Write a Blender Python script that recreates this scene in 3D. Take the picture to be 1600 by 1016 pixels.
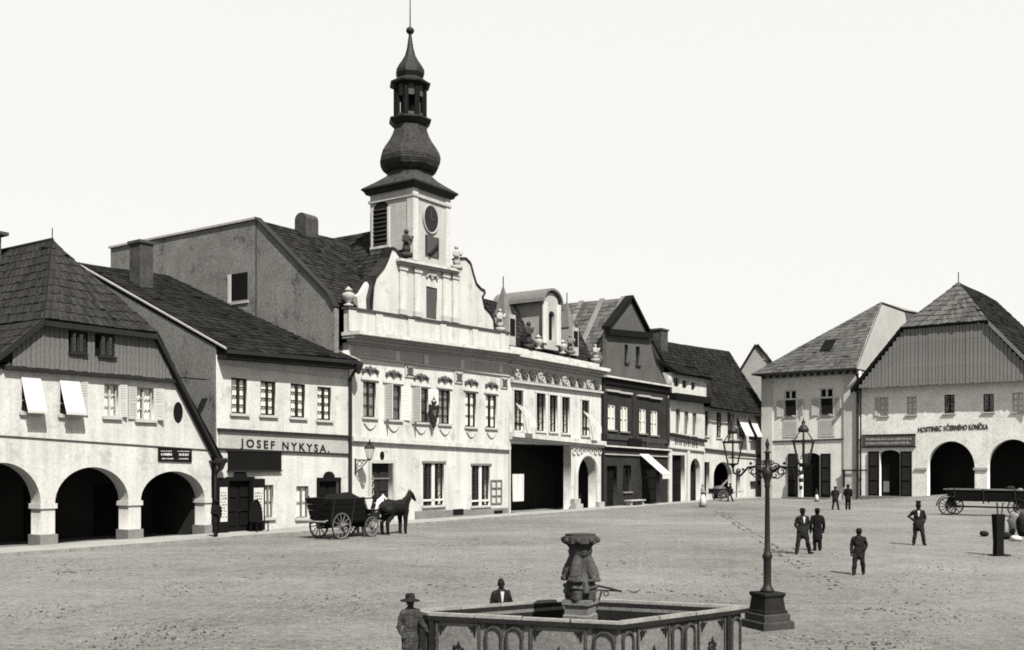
import bpy, bmesh, math, random
from mathutils import Vector, Matrix
random.seed(7)
for o in list(bpy.data.objects): bpy.data.objects.remove(o)
S = bpy.context.scene
col = S.collection
RAD = math.radians

# ------------------------------------------------------------------ camera
CAM_H, FOC, CX, HZ = 3.5, 1600.0, 800.0, 727.0
cd = bpy.data.cameras.new('camera'); cam = bpy.data.objects.new('camera', cd); col.objects.link(cam)
cd.sensor_width = 36.0; cd.lens = 36.0 * FOC / 1600.0
cam.location = (0, 0, CAM_H); cam.rotation_euler = (RAD(90), 0, 0)
cd.shift_y = (HZ - 508.0) / 1600.0
cd.clip_start = 0.1; cd.clip_end = 6000
S.camera = cam
S.render.resolution_x, S.render.resolution_y = 1024, 650

# ------------------------------------------------------------------ sky, sun, exposure
SUN_EL = 51.0
sh = Vector((0.45, -0.893)).normalized()
SUN_DIR = Vector((sh.x * math.cos(RAD(SUN_EL)), sh.y * math.cos(RAD(SUN_EL)), math.sin(RAD(SUN_EL))))
W = bpy.data.worlds.new('World'); S.world = W; W.use_nodes = True
nt = W.node_tree; nt.nodes.clear()
sky = nt.nodes.new('ShaderNodeTexSky'); sky.sky_type = 'NISHITA'; sky.sun_disc = False
sky.sun_elevation = RAD(SUN_EL); sky.sun_rotation = math.atan2(sh.x, sh.y)
sky.air_density = 1.0; sky.dust_density = 4.0; sky.ozone_density = 1.0
bw = nt.nodes.new('ShaderNodeRGBToBW')
flat = nt.nodes.new('ShaderNodeMix'); flat.data_type = 'FLOAT'; flat.inputs[0].default_value = 0.86; flat.inputs[3].default_value = 7.6
tint = nt.nodes.new('ShaderNodeMix'); tint.data_type = 'RGBA'; tint.blend_type = 'MULTIPLY'; tint.inputs[0].default_value = 1.0
tint.inputs[7].default_value = (1.0, 0.992, 0.955, 1)
bg = nt.nodes.new('ShaderNodeBackground'); bg.inputs[1].default_value = 0.056
wo = nt.nodes.new('ShaderNodeOutputWorld')
nt.links.new(sky.outputs[0], bw.inputs[0]); nt.links.new(bw.outputs[0], flat.inputs[2])
nt.links.new(flat.outputs[0], tint.inputs[6]); nt.links.new(tint.outputs[2], bg.inputs[0]); nt.links.new(bg.outputs[0], wo.inputs[0])
sl = bpy.data.lights.new('sun', 'SUN'); sl.energy = 5.0; sl.angle = RAD(0.6); sl.color = (1.0, 0.975, 0.92)
so = bpy.data.objects.new('sun', sl); col.objects.link(so); so.location = (30, -40, 60)
so.rotation_euler = SUN_DIR.to_track_quat('Z', 'Y').to_euler()
S.view_settings.view_transform = 'Standard'; S.view_settings.look = 'None'
S.view_settings.exposure = 1.3; S.view_settings.gamma = 1.0; S.view_settings.use_curve_mapping = False
S.cycles.use_denoising = False; S.cycles.filter_width = 1.8
S.cycles.max_bounces = 6; S.cycles.diffuse_bounces = 3; S.cycles.transparent_max_bounces = 12

# ------------------------------------------------------------------ materials (procedural)
MATS = {}
ALB = 0.64
def mat(name, v, rough=0.9, stain=0.18, grain=0.22, gscale=16.0, sscale=0.55, bump=0.3, streak=0.0, spec=0.04, metal=0.0, warm=0.03, bdist=0.02, island=0.0, patch=0.0):
    """a grey, slightly warm surface: base value, broad stains, fine grain, vertical weather streaks"""
    if name in MATS: return MATS[name]
    v = v * ALB
    m = bpy.data.materials.new(name); m.use_nodes = True; MATS[name] = m
    n = m.node_tree.nodes; l = m.node_tree.links
    p = n['Principled BSDF']; p.inputs['Roughness'].default_value = rough; p.inputs['Metallic'].default_value = metal
    p.inputs['Specular IOR Level'].default_value = spec
    tc = n.new('ShaderNodeTexCoord')
    def noise(scale, detail, rgh=0.6, vec=None):
        t = n.new('ShaderNodeTexNoise'); t.inputs['Scale'].default_value = scale; t.inputs['Detail'].default_value = detail
        t.inputs['Roughness'].default_value = rgh
        l.new(vec or tc.outputs['Object'], t.inputs['Vector']); return t.outputs['Fac']
    def mathn(op, a, b):
        t = n.new('ShaderNodeMath'); t.operation = op
        for i, x in enumerate((a, b)):
            if isinstance(x, (int, float)): t.inputs[i].default_value = x
            else: l.new(x, t.inputs[i])
        return t.outputs[0]
    f = mathn('ADD', mathn('MULTIPLY', mathn('SUBTRACT', noise(sscale, 5), 0.5), stain * 4.0), 1.0)
    g = noise(gscale, 4, 0.75)
    f = mathn('ADD', f, mathn('MULTIPLY', mathn('SUBTRACT', g, 0.5), grain * 3.4))
    if streak:
        mp = n.new('ShaderNodeMapping'); mp.inputs['Scale'].default_value = (2.2, 2.2, 0.16); l.new(tc.outputs['Object'], mp.inputs['Vector'])
        f = mathn('ADD', f, mathn('MULTIPLY', mathn('SUBTRACT', noise(1.0, 5, 0.6, mp.outputs[0]), 0.5), streak * 4.0))
    if island:
        gi = n.new('ShaderNodeNewGeometry')
        f = mathn('ADD', f, mathn('MULTIPLY', mathn('SUBTRACT', gi.outputs['Random Per Island'], 0.5), island))
    if patch:      # worn and repaired patches with ragged outlines
        pm = n.new('ShaderNodeMapRange'); pm.inputs[1].default_value = 0.56; pm.inputs[2].default_value = 0.64; pm.inputs[3].default_value = 0.0; pm.inputs[4].default_value = patch
        l.new(noise(0.9, 8, 0.68), pm.inputs[0]); f = mathn('SUBTRACT', f, pm.outputs[0])
    v0 = mathn('MAXIMUM', mathn('MULTIPLY', f, v), v * 0.25)
    cc = n.new('ShaderNodeCombineColor')
    l.new(v0, cc.inputs[0]); l.new(mathn('MULTIPLY', v0, 1 - warm * 0.4), cc.inputs[1]); l.new(mathn('MULTIPLY', v0, 1 - warm * 2), cc.inputs[2])
    l.new(cc.outputs[0], p.inputs['Base Color'])
    if bump:
        b = n.new('ShaderNodeBump'); b.inputs['Strength'].default_value = bump; b.inputs['Distance'].default_value = bdist
        l.new(g, b.inputs['Height']); l.new(b.outputs[0], p.inputs['Normal'])
    return m
def glass_mat():
    m = bpy.data.materials.new('old_glass'); m.use_nodes = True; n = m.node_tree.nodes; l = m.node_tree.links; n.clear()
    tr = n.new('ShaderNodeBsdfTransparent'); tr.inputs[0].default_value = (0.97, 0.97, 0.95, 1)
    gl = n.new('ShaderNodeBsdfGlossy'); gl.inputs['Roughness'].default_value = 0.04; gl.inputs[0].default_value = (0.9, 0.9, 0.88, 1)
    lw = n.new('ShaderNodeLayerWeight'); lw.inputs[0].default_value = 0.5
    pw = n.new('ShaderNodeMath'); pw.operation = 'POWER'; pw.inputs[1].default_value = 4.0; l.new(lw.outputs['Facing'], pw.inputs[0])
    fr = n.new('ShaderNodeMath'); fr.operation = 'MULTIPLY_ADD'; fr.inputs[1].default_value = 0.7; fr.inputs[2].default_value = 0.04; l.new(pw.outputs[0], fr.inputs[0])
    tcn = n.new('ShaderNodeTexCoord'); nz = n.new('ShaderNodeTexNoise'); nz.inputs['Scale'].default_value = 1.5
    bp = n.new('ShaderNodeBump'); bp.inputs['Strength'].default_value = 0.15; bp.inputs['Distance'].default_value = 0.05
    l.new(tcn.outputs['Object'], nz.inputs['Vector']); l.new(nz.outputs['Fac'], bp.inputs['Height']); l.new(bp.outputs[0], gl.inputs['Normal'])
    mx = n.new('ShaderNodeMixShader'); o = n.new('ShaderNodeOutputMaterial')
    l.new(fr.outputs[0], mx.inputs[0]); l.new(tr.outputs[0], mx.inputs[1]); l.new(gl.outputs[0], mx.inputs[2]); l.new(mx.outputs[0], o.inputs[0])
    return m
GLASS = glass_mat()
def ground_mat():
    m = bpy.data.materials.new('trodden_gravel'); m.use_nodes = True; n = m.node_tree.nodes; l = m.node_tree.links
    p = n['Principled BSDF']; p.inputs['Roughness'].default_value = 0.97; p.inputs['Specular IOR Level'].default_value = 0.1
    tc = n.new('ShaderNodeTexCoord')
    def noise(s, d, r=0.65):
        t = n.new('ShaderNodeTexNoise'); t.inputs['Scale'].default_value = s; t.inputs['Detail'].default_value = d; t.inputs['Roughness'].default_value = r
        l.new(tc.outputs['Object'], t.inputs['Vector']); return t.outputs['Fac']
    def mt(op, a, b):
        t = n.new('ShaderNodeMath'); t.operation = op
        for i, x in enumerate((a, b)):
            if isinstance(x, (int, float)): t.inputs[i].default_value = x
            else: l.new(x, t.inputs[i])
        return t.outputs[0]
    big = mt('MULTIPLY', mt('SUBTRACT', noise(0.09, 5), 0.5), 1.5)
    mid = mt('MULTIPLY', mt('SUBTRACT', noise(0.8, 6, 0.75), 0.5), 0.8)
    fine = noise(5.0, 10, 1.0)
    mid = mt('ADD', mid, mt('MULTIPLY', mt('SUBTRACT', noise(2.6, 6, 0.9), 0.5), 1.3))
    fi = mt('MULTIPLY', mt('SUBTRACT', fine, 0.5), 5.0)
    vo = n.new('ShaderNodeTexVoronoi'); vo.inputs['Scale'].default_value = 3.2; l.new(tc.outputs['Object'], vo.inputs['Vector'])
    st = mt('MULTIPLY', mt('LESS_THAN', vo.outputs['Distance'], 0.1), -0.28)
    mp = n.new('ShaderNodeMapping'); mp.inputs['Rotation'].default_value = (0, 0, RAD(-52)); mp.inputs['Scale'].default_value = (0.05, 0.9, 1)
    l.new(tc.outputs['Object'], mp.inputs['Vector']); tr = n.new('ShaderNodeTexNoise'); tr.inputs['Scale'].default_value = 1.0; tr.inputs['Detail'].default_value = 4
    l.new(mp.outputs[0], tr.inputs['Vector'])
    ruts = mt('MULTIPLY', mt('SUBTRACT', tr.outputs['Fac'], 0.5), 0.3)
    f = mt('ADD', mt('ADD', mt('ADD', mt('ADD', big, ruts), mid), fi), mt('ADD', st, 1.0))
    v = mt('MAXIMUM', mt('MULTIPLY', f, 0.11), 0.02)
    cc = n.new('ShaderNodeCombineColor'); l.new(v, cc.inputs[0]); l.new(mt('MULTIPLY', v, 0.985), cc.inputs[1]); l.new(mt('MULTIPLY', v, 0.94), cc.inputs[2])
    l.new(cc.outputs[0], p.inputs['Base Color'])
    b = n.new('ShaderNodeBump'); b.inputs['Strength'].default_value = 0.7; b.inputs['Distance'].default_value = 0.05
    l.new(mt('ADD', fine, mid), b.inputs['Height']); l.new(b.outputs[0], p.inputs['Normal'])
    return m
def M(n): return MATS[n]
mat('plaster_white', 0.47, stain=0.11, grain=0.22, gscale=9, streak=0.17, patch=0.2)
mat('plaster_cream', 0.49, stain=0.12, grain=0.24, gscale=9, streak=0.16, patch=0.2)
mat('plaster_bright', 0.49, stain=0.11, grain=0.22, gscale=8, streak=0.19, patch=0.24)
mat('plaster_tower', 0.38, stain=0.14, grain=0.26, gscale=9, streak=0.1, patch=0.15)
mat('plaster_lane', 0.26, stain=0.15, grain=0.3, gscale=6)
mat('plaster_corner', 0.62, stain=0.12, grain=0.3, gscale=7, streak=0.08, patch=0.12)
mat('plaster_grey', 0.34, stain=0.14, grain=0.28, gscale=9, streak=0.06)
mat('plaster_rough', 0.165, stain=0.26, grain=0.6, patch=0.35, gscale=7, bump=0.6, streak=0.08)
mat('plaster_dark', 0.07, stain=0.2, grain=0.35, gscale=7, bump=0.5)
mat('brick_dark', 0.028, stain=0.3, grain=0.5, gscale=6, bump=0.6)
mat('gable_brick', 0.085, stain=0.2, grain=0.4, gscale=6, bump=0.6)
mat('plinth', 0.17, stain=0.25, grain=0.3, gscale=8)
mat('relief', 0.40, stain=0.15, grain=0.2)
mat('relief_dark', 0.085, stain=0.3, grain=0.3)
mat('shingle_grey', 0.028, stain=0.3, grain=0.6, island=0.7, gscale=6, bump=0.5, sscale=1.4)
mat('shingle_dark', 0.015, stain=0.3, grain=0.6, island=1.1, gscale=6, bump=0.5, sscale=1.2)
mat('shingle_light', 0.085, stain=0.2, grain=0.5, island=0.7, gscale=7, bump=0.5, sscale=1.2)
mat('roof_zinc', 0.40, rough=0.7, stain=0.12, grain=0.1)
mat('slate', 0.021, stain=0.3, grain=0.6, island=1.0, gscale=6, bump=0.4, sscale=1.0)
mat('tin_dark', 0.018, rough=0.6, stain=0.3, grain=0.3, spec=0.15)
mat('plank_grey', 0.115, stain=0.2, grain=0.4, island=0.35, streak=0.16, gscale=10)
mat('plank_light', 0.175, stain=0.16, grain=0.4, island=0.4, streak=0.16, gscale=10)
mat('wood_dark', 0.022, stain=0.3, grain=0.3, rough=0.75)
mat('wood_black', 0.008, stain=0.3, grain=0.3, rough=0.7)
mat('wood_mid', 0.16, stain=0.25, grain=0.3, streak=0.1)
mat('paint_white', 0.58, rough=0.7, stain=0.06, grain=0.08, bump=0.1)
mat('paint_shutter', 0.40, rough=0.75, stain=0.1, grain=0.1, streak=0.06)
mat('canvas', 0.52, stain=0.05, grain=0.08, bump=0.1)
mat('curtain', 0.8, stain=0.1, grain=0.1, bump=0.1)
mat('net_grey', 0.2, stain=0.3, grain=0.25, bump=0.1)
mat('iron', 0.012, rough=0.55, stain=0.3, grain=0.2, spec=0.2, bump=0.15)
mat('ink', 0.016, stain=0.2, grain=0.2, rough=0.7, bump=0)
mat('interior', 0.026, stain=0.2, grain=0.1, bump=0)  # near black: the shade inside arcades and passages is put into the colour
mat('stone', 0.15, stain=0.22, grain=0.42, gscale=14, bump=0.8, sscale=1.8)
mat('stone_light', 0.34, stain=0.2, grain=0.3, gscale=14, bump=0.6, sscale=2)
mat('rim_stone', 0.22, stain=0.3, grain=0.4, gscale=12, bump=0.8, sscale=2, island=0.3)
mat('slate_dome', 0.042, stain=0.35, grain=0.7, gscale=5, bump=0.5, sscale=2)
mat('stone_mid', 0.06, stain=0.35, grain=0.5, gscale=12, bump=0.8, sscale=3)
mat('plaster_inn', 0.7, stain=0.12, grain=0.3, gscale=6, streak=0.08, patch=0.12)
mat('stone_dark', 0.045, stain=0.3, grain=0.4, gscale=14, bump=0.7, sscale=2)
mat('stone_black', 0.018, stain=0.3, grain=0.4, gscale=14, bump=0.7, sscale=2)
mat('pavement', 0.28, stain=0.2, grain=0.25, gscale=8)
mat('kerb_stone', 0.19, stain=0.3, grain=0.35, gscale=8)
mat('brick_chimney', 0.06, stain=0.4, grain=0.4, gscale=6, sscale=1.6)
mat('water', 0.008, rough=0.35, stain=0, grain=0, bump=0.08, gscale=4, spec=0.15)
mat('cloth_black', 0.011, stain=0.4, grain=0.5, gscale=9, bump=0.9, bdist=0.08, sscale=5)
mat('cloth_dark', 0.02, stain=0.4, grain=0.5, gscale=9, bump=0.9, bdist=0.08, sscale=5)
mat('cloth_grey', 0.08, stain=0.25, grain=0.35, gscale=20, bump=0.2)
mat('cloth_light', 0.2, stain=0.25, grain=0.3, gscale=14, bump=0.2, sscale=3)
mat('cloth_crumpled', 0.06, stain=0.5, grain=0.5, gscale=10, bump=1.0, bdist=0.1, sscale=8)
mat('cloth_white', 0.5, stain=0.06, grain=0.1, gscale=20, bump=0.1)
mat('gravel', 0.13, stain=0.2, grain=0.4, island=1.7, gscale=12)
mat('skin', 0.36, stain=0.1, grain=0.1, bump=0.05, rough=0.6)
mat('hair', 0.02, stain=0.2, grain=0.4, gscale=40)
mat('horse_dark', 0.012, stain=0.25, grain=0.25, rough=0.55)
mat('horse_white', 0.6, stain=0.12, grain=0.15, rough=0.65)
GROUND = ground_mat()

# ------------------------------------------------------------------ mesh helpers
ORG = {}
class MB:
    def __init__(s): s.v = []; s.f = []
    def add(s, vs, fs):
        k = len(s.v); s.v += [tuple(v) for v in vs]; s.f += [tuple(i + k for i in f) for f in fs]; return s
    def hexa(s, p):      # p: 8 corners, bottom loop then top loop (both counter clockwise from above)
        return s.add(p, [(3, 2, 1, 0), (4, 5, 6, 7), (0, 1, 5, 4), (1, 2, 6, 5), (2, 3, 7, 6), (3, 0, 4, 7)])
    def box(s, x0, x1, y0, y1, z0, z1):
        if x0 > x1: x0, x1 = x1, x0
        if y0 > y1: y0, y1 = y1, y0
        if z0 > z1: z0, z1 = z1, z0
        return s.hexa([(x0, y0, z0), (x1, y0, z0), (x1, y1, z0), (x0, y1, z0), (x0, y0, z1), (x1, y0, z1), (x1, y1, z1), (x0, y1, z1)])
    def bar(s, x0, zt0, x1, zt1, h, y0, y1):   # a band whose top edge runs from (x0,zt0) to (x1,zt1)
        return s.hexa([(x0, y0, zt0 - h), (x1, y0, zt1 - h), (x1, y1, zt1 - h), (x0, y1, zt0 - h), (x0, y0, zt0), (x1, y0, zt1), (x1, y1, zt1), (x0, y1, zt0)])
    def prism(s, pts, y0, y1):  # (x,z) outline, convex or not, extruded in y
        n = len(pts); k = len(s.v)
        s.v += [(x, y0, z) for x, z in pts] + [(x, y1, z) for x, z in pts]
        s.f += [tuple(k + i for i in range(n)), tuple(k + n + i for i in reversed(range(n)))]
        s.f += [(k + i, k + n + i, k + n + (i + 1) % n, k + (i + 1) % n) for i in range(n)]
        return s
    def sprism(s, pts, x0, x1):  # (y,z) outline extruded in x
        n = len(pts); k = len(s.v)
        s.v += [(x0, y, z) for y, z in pts] + [(x1, y, z) for y, z in pts]
        s.f += [tuple(k + i for i in reversed(range(n))), tuple(k + n + i for i in range(n))]
        s.f += [(k + (i + 1) % n, k + n + (i + 1) % n, k + n + i, k + i) for i in range(n)]
        return s
    def slab(s, q, t):   # quad (or polygon) of 3-D points given a thickness downwards along its normal
        q = [Vector(p) for p in q]; nrm = Vector((0, 0, 0))
        for i in range(len(q)): nrm += q[i].cross(q[(i + 1) % len(q)])
        nrm.normalize(); lo = [p - nrm * t for p in q]; n = len(q)
        return s.add(q + lo, [tuple(range(n)), tuple(reversed(range(n, 2 * n)))] + [(i, i + n, (i + 1) % n + n, (i + 1) % n) for i in range(n)])
    def tube(s, pts, r, n=8, ry=1.0, cap=True):
        pts = [Vector(p) for p in pts]; rs = r if isinstance(r, (list, tuple)) else [r] * len(pts)
        k0 = len(s.v); ref = None
        for i, p in enumerate(pts):
            d = (pts[min(i + 1, len(pts) - 1)] - pts[max(i - 1, 0)]).normalized()
            if ref is None: ref = Vector((0, 0, 1)) if abs(d.z) < 0.9 else Vector((1, 0, 0))
            a = (ref - d * ref.dot(d)).normalized(); b = d.cross(a); ref = a
            for j in range(n):
                t = 2 * math.pi * j / n
                s.v.append(tuple(p + a * (math.cos(t) * rs[i]) + b * (math.sin(t) * rs[i] * ry)))
        m = len(pts)
        for i in range(m - 1):
            for j in range(n):
                a0 = k0 + i * n + j; a1 = k0 + i * n + (j + 1) % n
                s.f.append((a0, a1, a1 + n, a0 + n))
        if cap:
            s.f.append(tuple(k0 + j for j in reversed(range(n)))); s.f.append(tuple(k0 + (m - 1) * n + j for j in range(n)))
        return s
    def lathe(s, prof, c=(0, 0), n=16, rot=0.0, sx=1.0, sy=1.0):   # prof: (r,z) from bottom to top
        k0 = len(s.v)
        for r, z in prof:
            for j in range(n):
                t = 2 * math.pi * j / n + rot
                s.v.append((c[0] + math.cos(t) * r * sx, c[1] + math.sin(t) * r * sy, z))
        for i in range(len(prof) - 1):
            for j in range(n):
                a0 = k0 + i * n + j; a1 = k0 + i * n + (j + 1) % n
                s.f.append((a0, a1, a1 + n, a0 + n))
        s.f.append(tuple(k0 + j for j in reversed(range(n)))); e = k0 + (len(prof) - 1) * n
        s.f.append(tuple(e + j for j in range(n)))
        return s
    def ball(s, c, r, n=10, m=6, sc=(1, 1, 1)):
        prof = [(math.sin(math.pi * (i + 0.02) / (m + 0.04)) * r, -math.cos(math.pi * (i + 0.02) / (m + 0.04)) * r) for i in range(m + 1)]
        k = len(s.v); s.lathe(prof, (0, 0), n)
        for i in range(k, len(s.v)):
            x, y, z = s.v[i]; s.v[i] = (c[0] + x * sc[0], c[1] + y * sc[1], c[2] + z * sc[2])
        return s
    def ring(s, c, R, r, axis='y', n=20, k=6, sq=None):   # torus
        k0 = len(s.v)
        for i in range(n):
            t = 2 * math.pi * i / n
            for j in range(k):
                q = 2 * math.pi * (j + 0.5) / k
                rr = R + math.cos(q) * r; h = math.sin(q) * (sq if sq else r)
                a, b = math.cos(t) * rr, math.sin(t) * rr
                p = {'y': (a, h, b), 'z': (a, b, h), 'x': (h, a, b)}[axis]
                s.v.append((c[0] + p[0], c[1] + p[1], c[2] + p[2]))
        for i in range(n):
            for j in range(k):
                s.f.append((k0 + i * k + j, k0 + i * k + (j + 1) % k, k0 + ((i + 1) % n) * k + (j + 1) % k, k0 + ((i + 1) % n) * k + j))
        return s
    def build(s, name, m, parent=None, smooth=False, loc=None):
        c = Vector(((min(v[i] for v in s.v) + max(v[i] for v in s.v)) / 2 for i in range(3))) if loc is None else Vector(loc)
        me = bpy.data.meshes.new(name)
        me.from_pydata([(v[0] - c[0], v[1] - c[1], v[2] - c[2]) for v in s.v], [], s.f)
        return link(me, name, m, parent, c, smooth)
def link(me, name, m, parent, c, smooth=False, fix=True):
    if fix:
        b = bmesh.new(); b.from_mesh(me); bmesh.ops.recalc_face_normals(b, faces=b.faces); b.to_mesh(me); b.free()
    if smooth: me.polygons.foreach_set('use_smooth', [True] * len(me.polygons))
    o = bpy.data.objects.new(name, me); col.objects.link(o)
    for x in (m if isinstance(m, (list, tuple)) else [m]): me.materials.append(MATS[x] if isinstance(x, str) else x)
    ORG[o] = Vector(c); o.parent = parent
    o.location = Vector(c) - (ORG[parent] if parent is not None else Vector((0, 0, 0)))
    return o
def tag(o, label=None, cat=None, group=None, kind=None):
    if label: o['label'] = label
    if cat: o['category'] = cat
    if group: o['group'] = group
    if kind: o['kind'] = kind
    return o
def empty(name, loc, rz, org, label, cat, group=None):
    o = bpy.data.objects.new(name, None); col.objects.link(o); o.empty_display_size = 0.3
    o.location = loc; o.rotation_euler = (0, 0, rz); ORG[o] = Vector(org)
    return tag(o, label, cat, group)
def copy_tree(o, parent=None):
    c = o.copy(); col.objects.link(c); c.parent = parent; ORG[c] = ORG[o].copy()
    for ch in list(o.children): copy_tree(ch, c)
    return c
def fill_curve(outline, holes, y0, y1):
    """a flat wall: outline with holes in (x,z), thickness from y0 to y1; returns mesh in frame coordinates"""
    cu = bpy.data.curves.new('tmp', 'CURVE'); cu.dimensions = '2D'; cu.fill_mode = 'BOTH'; cu.extrude = abs(y1 - y0) / 2
    for loop in [outline] + holes:
        sp = cu.splines.new('POLY'); sp.points.add(len(loop) - 1); sp.use_cyclic_u = True
        for i, (x, z) in enumerate(loop): sp.points[i].co = (x, z, 0, 1)
    t = bpy.data.objects.new('tmp', cu); col.objects.link(t)
    me = bpy.data.meshes.new_from_object(t.evaluated_get(bpy.context.evaluated_depsgraph_get()))
    bpy.data.objects.remove(t); bpy.data.curves.remove(cu)
    ym = (y0 + y1) / 2
    for v in me.vertices: x, z, h = v.co; v.co = (x, ym - h, z)
    return me
def wall_obj(name, m, parent, outline, holes, y0, y1):
    me = fill_curve(outline, holes, y0, y1); me.name = name; me.materials.clear()
    xs = [p[0] for p in outline]; zs = [p[1] for p in outline]
    c = Vector(((min(xs) + max(xs)) / 2, (y0 + y1) / 2, (min(zs) + max(zs)) / 2))
    me.transform(Matrix.Translation(-c))
    return link(me, name, m, parent, c)
def text_obj(txt, name, m, parent, x0, z0, x1, z1, h, y, depth=0.02, bold=0.0, space=1.0):
    cu = bpy.data.curves.new('tmp', 'FONT'); cu.body = txt; cu.space_character = space; cu.extrude = depth / 2; cu.offset = bold; cu.resolution_u = 3
    t = bpy.data.objects.new('tmp', cu); col.objects.link(t)
    me = bpy.data.meshes.new_from_object(t.evaluated_get(bpy.context.evaluated_depsgraph_get()))
    bpy.data.objects.remove(t); bpy.data.curves.remove(cu); me.materials.clear()
    xs = [v.co.x for v in me.vertices]; a, b = min(xs), max(xs)
    cap = 0.69
    c = Vector(((x0 + x1) / 2, y, (z0 + z1) / 2))
    for v in me.vertices:
        q = (v.co.x - a) / (b - a)
        v.co = (x0 + (x1 - x0) * q - c.x, -v.co.z, z0 + (z1 - z0) * q + v.co.y / cap * h - c.z)
    return tag(link(me, name, m, parent, c, fix=False), kind='stuff')

# ------------------------------------------------------------------ frames: x along a facade, y into the house, z up
class Frame:
    def __init__(s, O, ang):
        s.O = O; s.ex = (math.cos(ang), math.sin(ang)); s.ey = (-s.ex[1], s.ex[0]); s.ang = ang
    def world(s, u, d, z=0.0): return Vector((s.O[0] + u * s.ex[0] + d * s.ey[0], s.O[1] + u * s.ex[1] + d * s.ey[1], z))
    def at(s, px, py, d=0.0):     # where the sight line of a photo point meets the plane y = d
        x = (px - CX) / FOC; ax = s.O[0] + d * s.ey[0]; ay = s.O[1] + d * s.ey[1]
        u = (x * ay - ax) / (s.ex[0] - x * s.ex[1]); Y = ay + u * s.ex[1]
        return (u, CAM_H - (py - HZ) * Y / FOC)
    def atu(s, px, py, u):        # the same for the plane x = u
        x = (px - CX) / FOC; ax = s.O[0] + u * s.ex[0]; ay = s.O[1] + u * s.ex[1]
        d = (x * ay - ax) / (s.ey[0] - x * s.ey[1]); Y = ay + d * s.ey[1]
        return (d, CAM_H - (py - HZ) * Y / FOC)
    def loc(s, X, Y):
        a, b = X - s.O[0], Y - s.O[1]
        return (a * s.ex[0] + b * s.ex[1], a * s.ey[0] + b * s.ey[1])
R = Frame((-19.9, 43.4), RAD(90 - 34.5))       # the long row on the left
Q = Frame((26.8, 109.8), RAD(-39.0))           # the corner house and the inn
def smooth01(x): x = max(0.0, min(1.0, x)); return x * x * (3 - 2 * x)
def gz(X, Y):                                   # height of the square
    u, d = Q.loc(X, Y)
    z = 1.0 * smooth01((u - 8) / 17) * smooth01((d + 17) / 14)
    return z
def ground_at(px, py):                          # a photo point on the level square
    Y = CAM_H * FOC / (py - HZ); return Vector(((px - CX) / FOC * Y, Y, 0))

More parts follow.
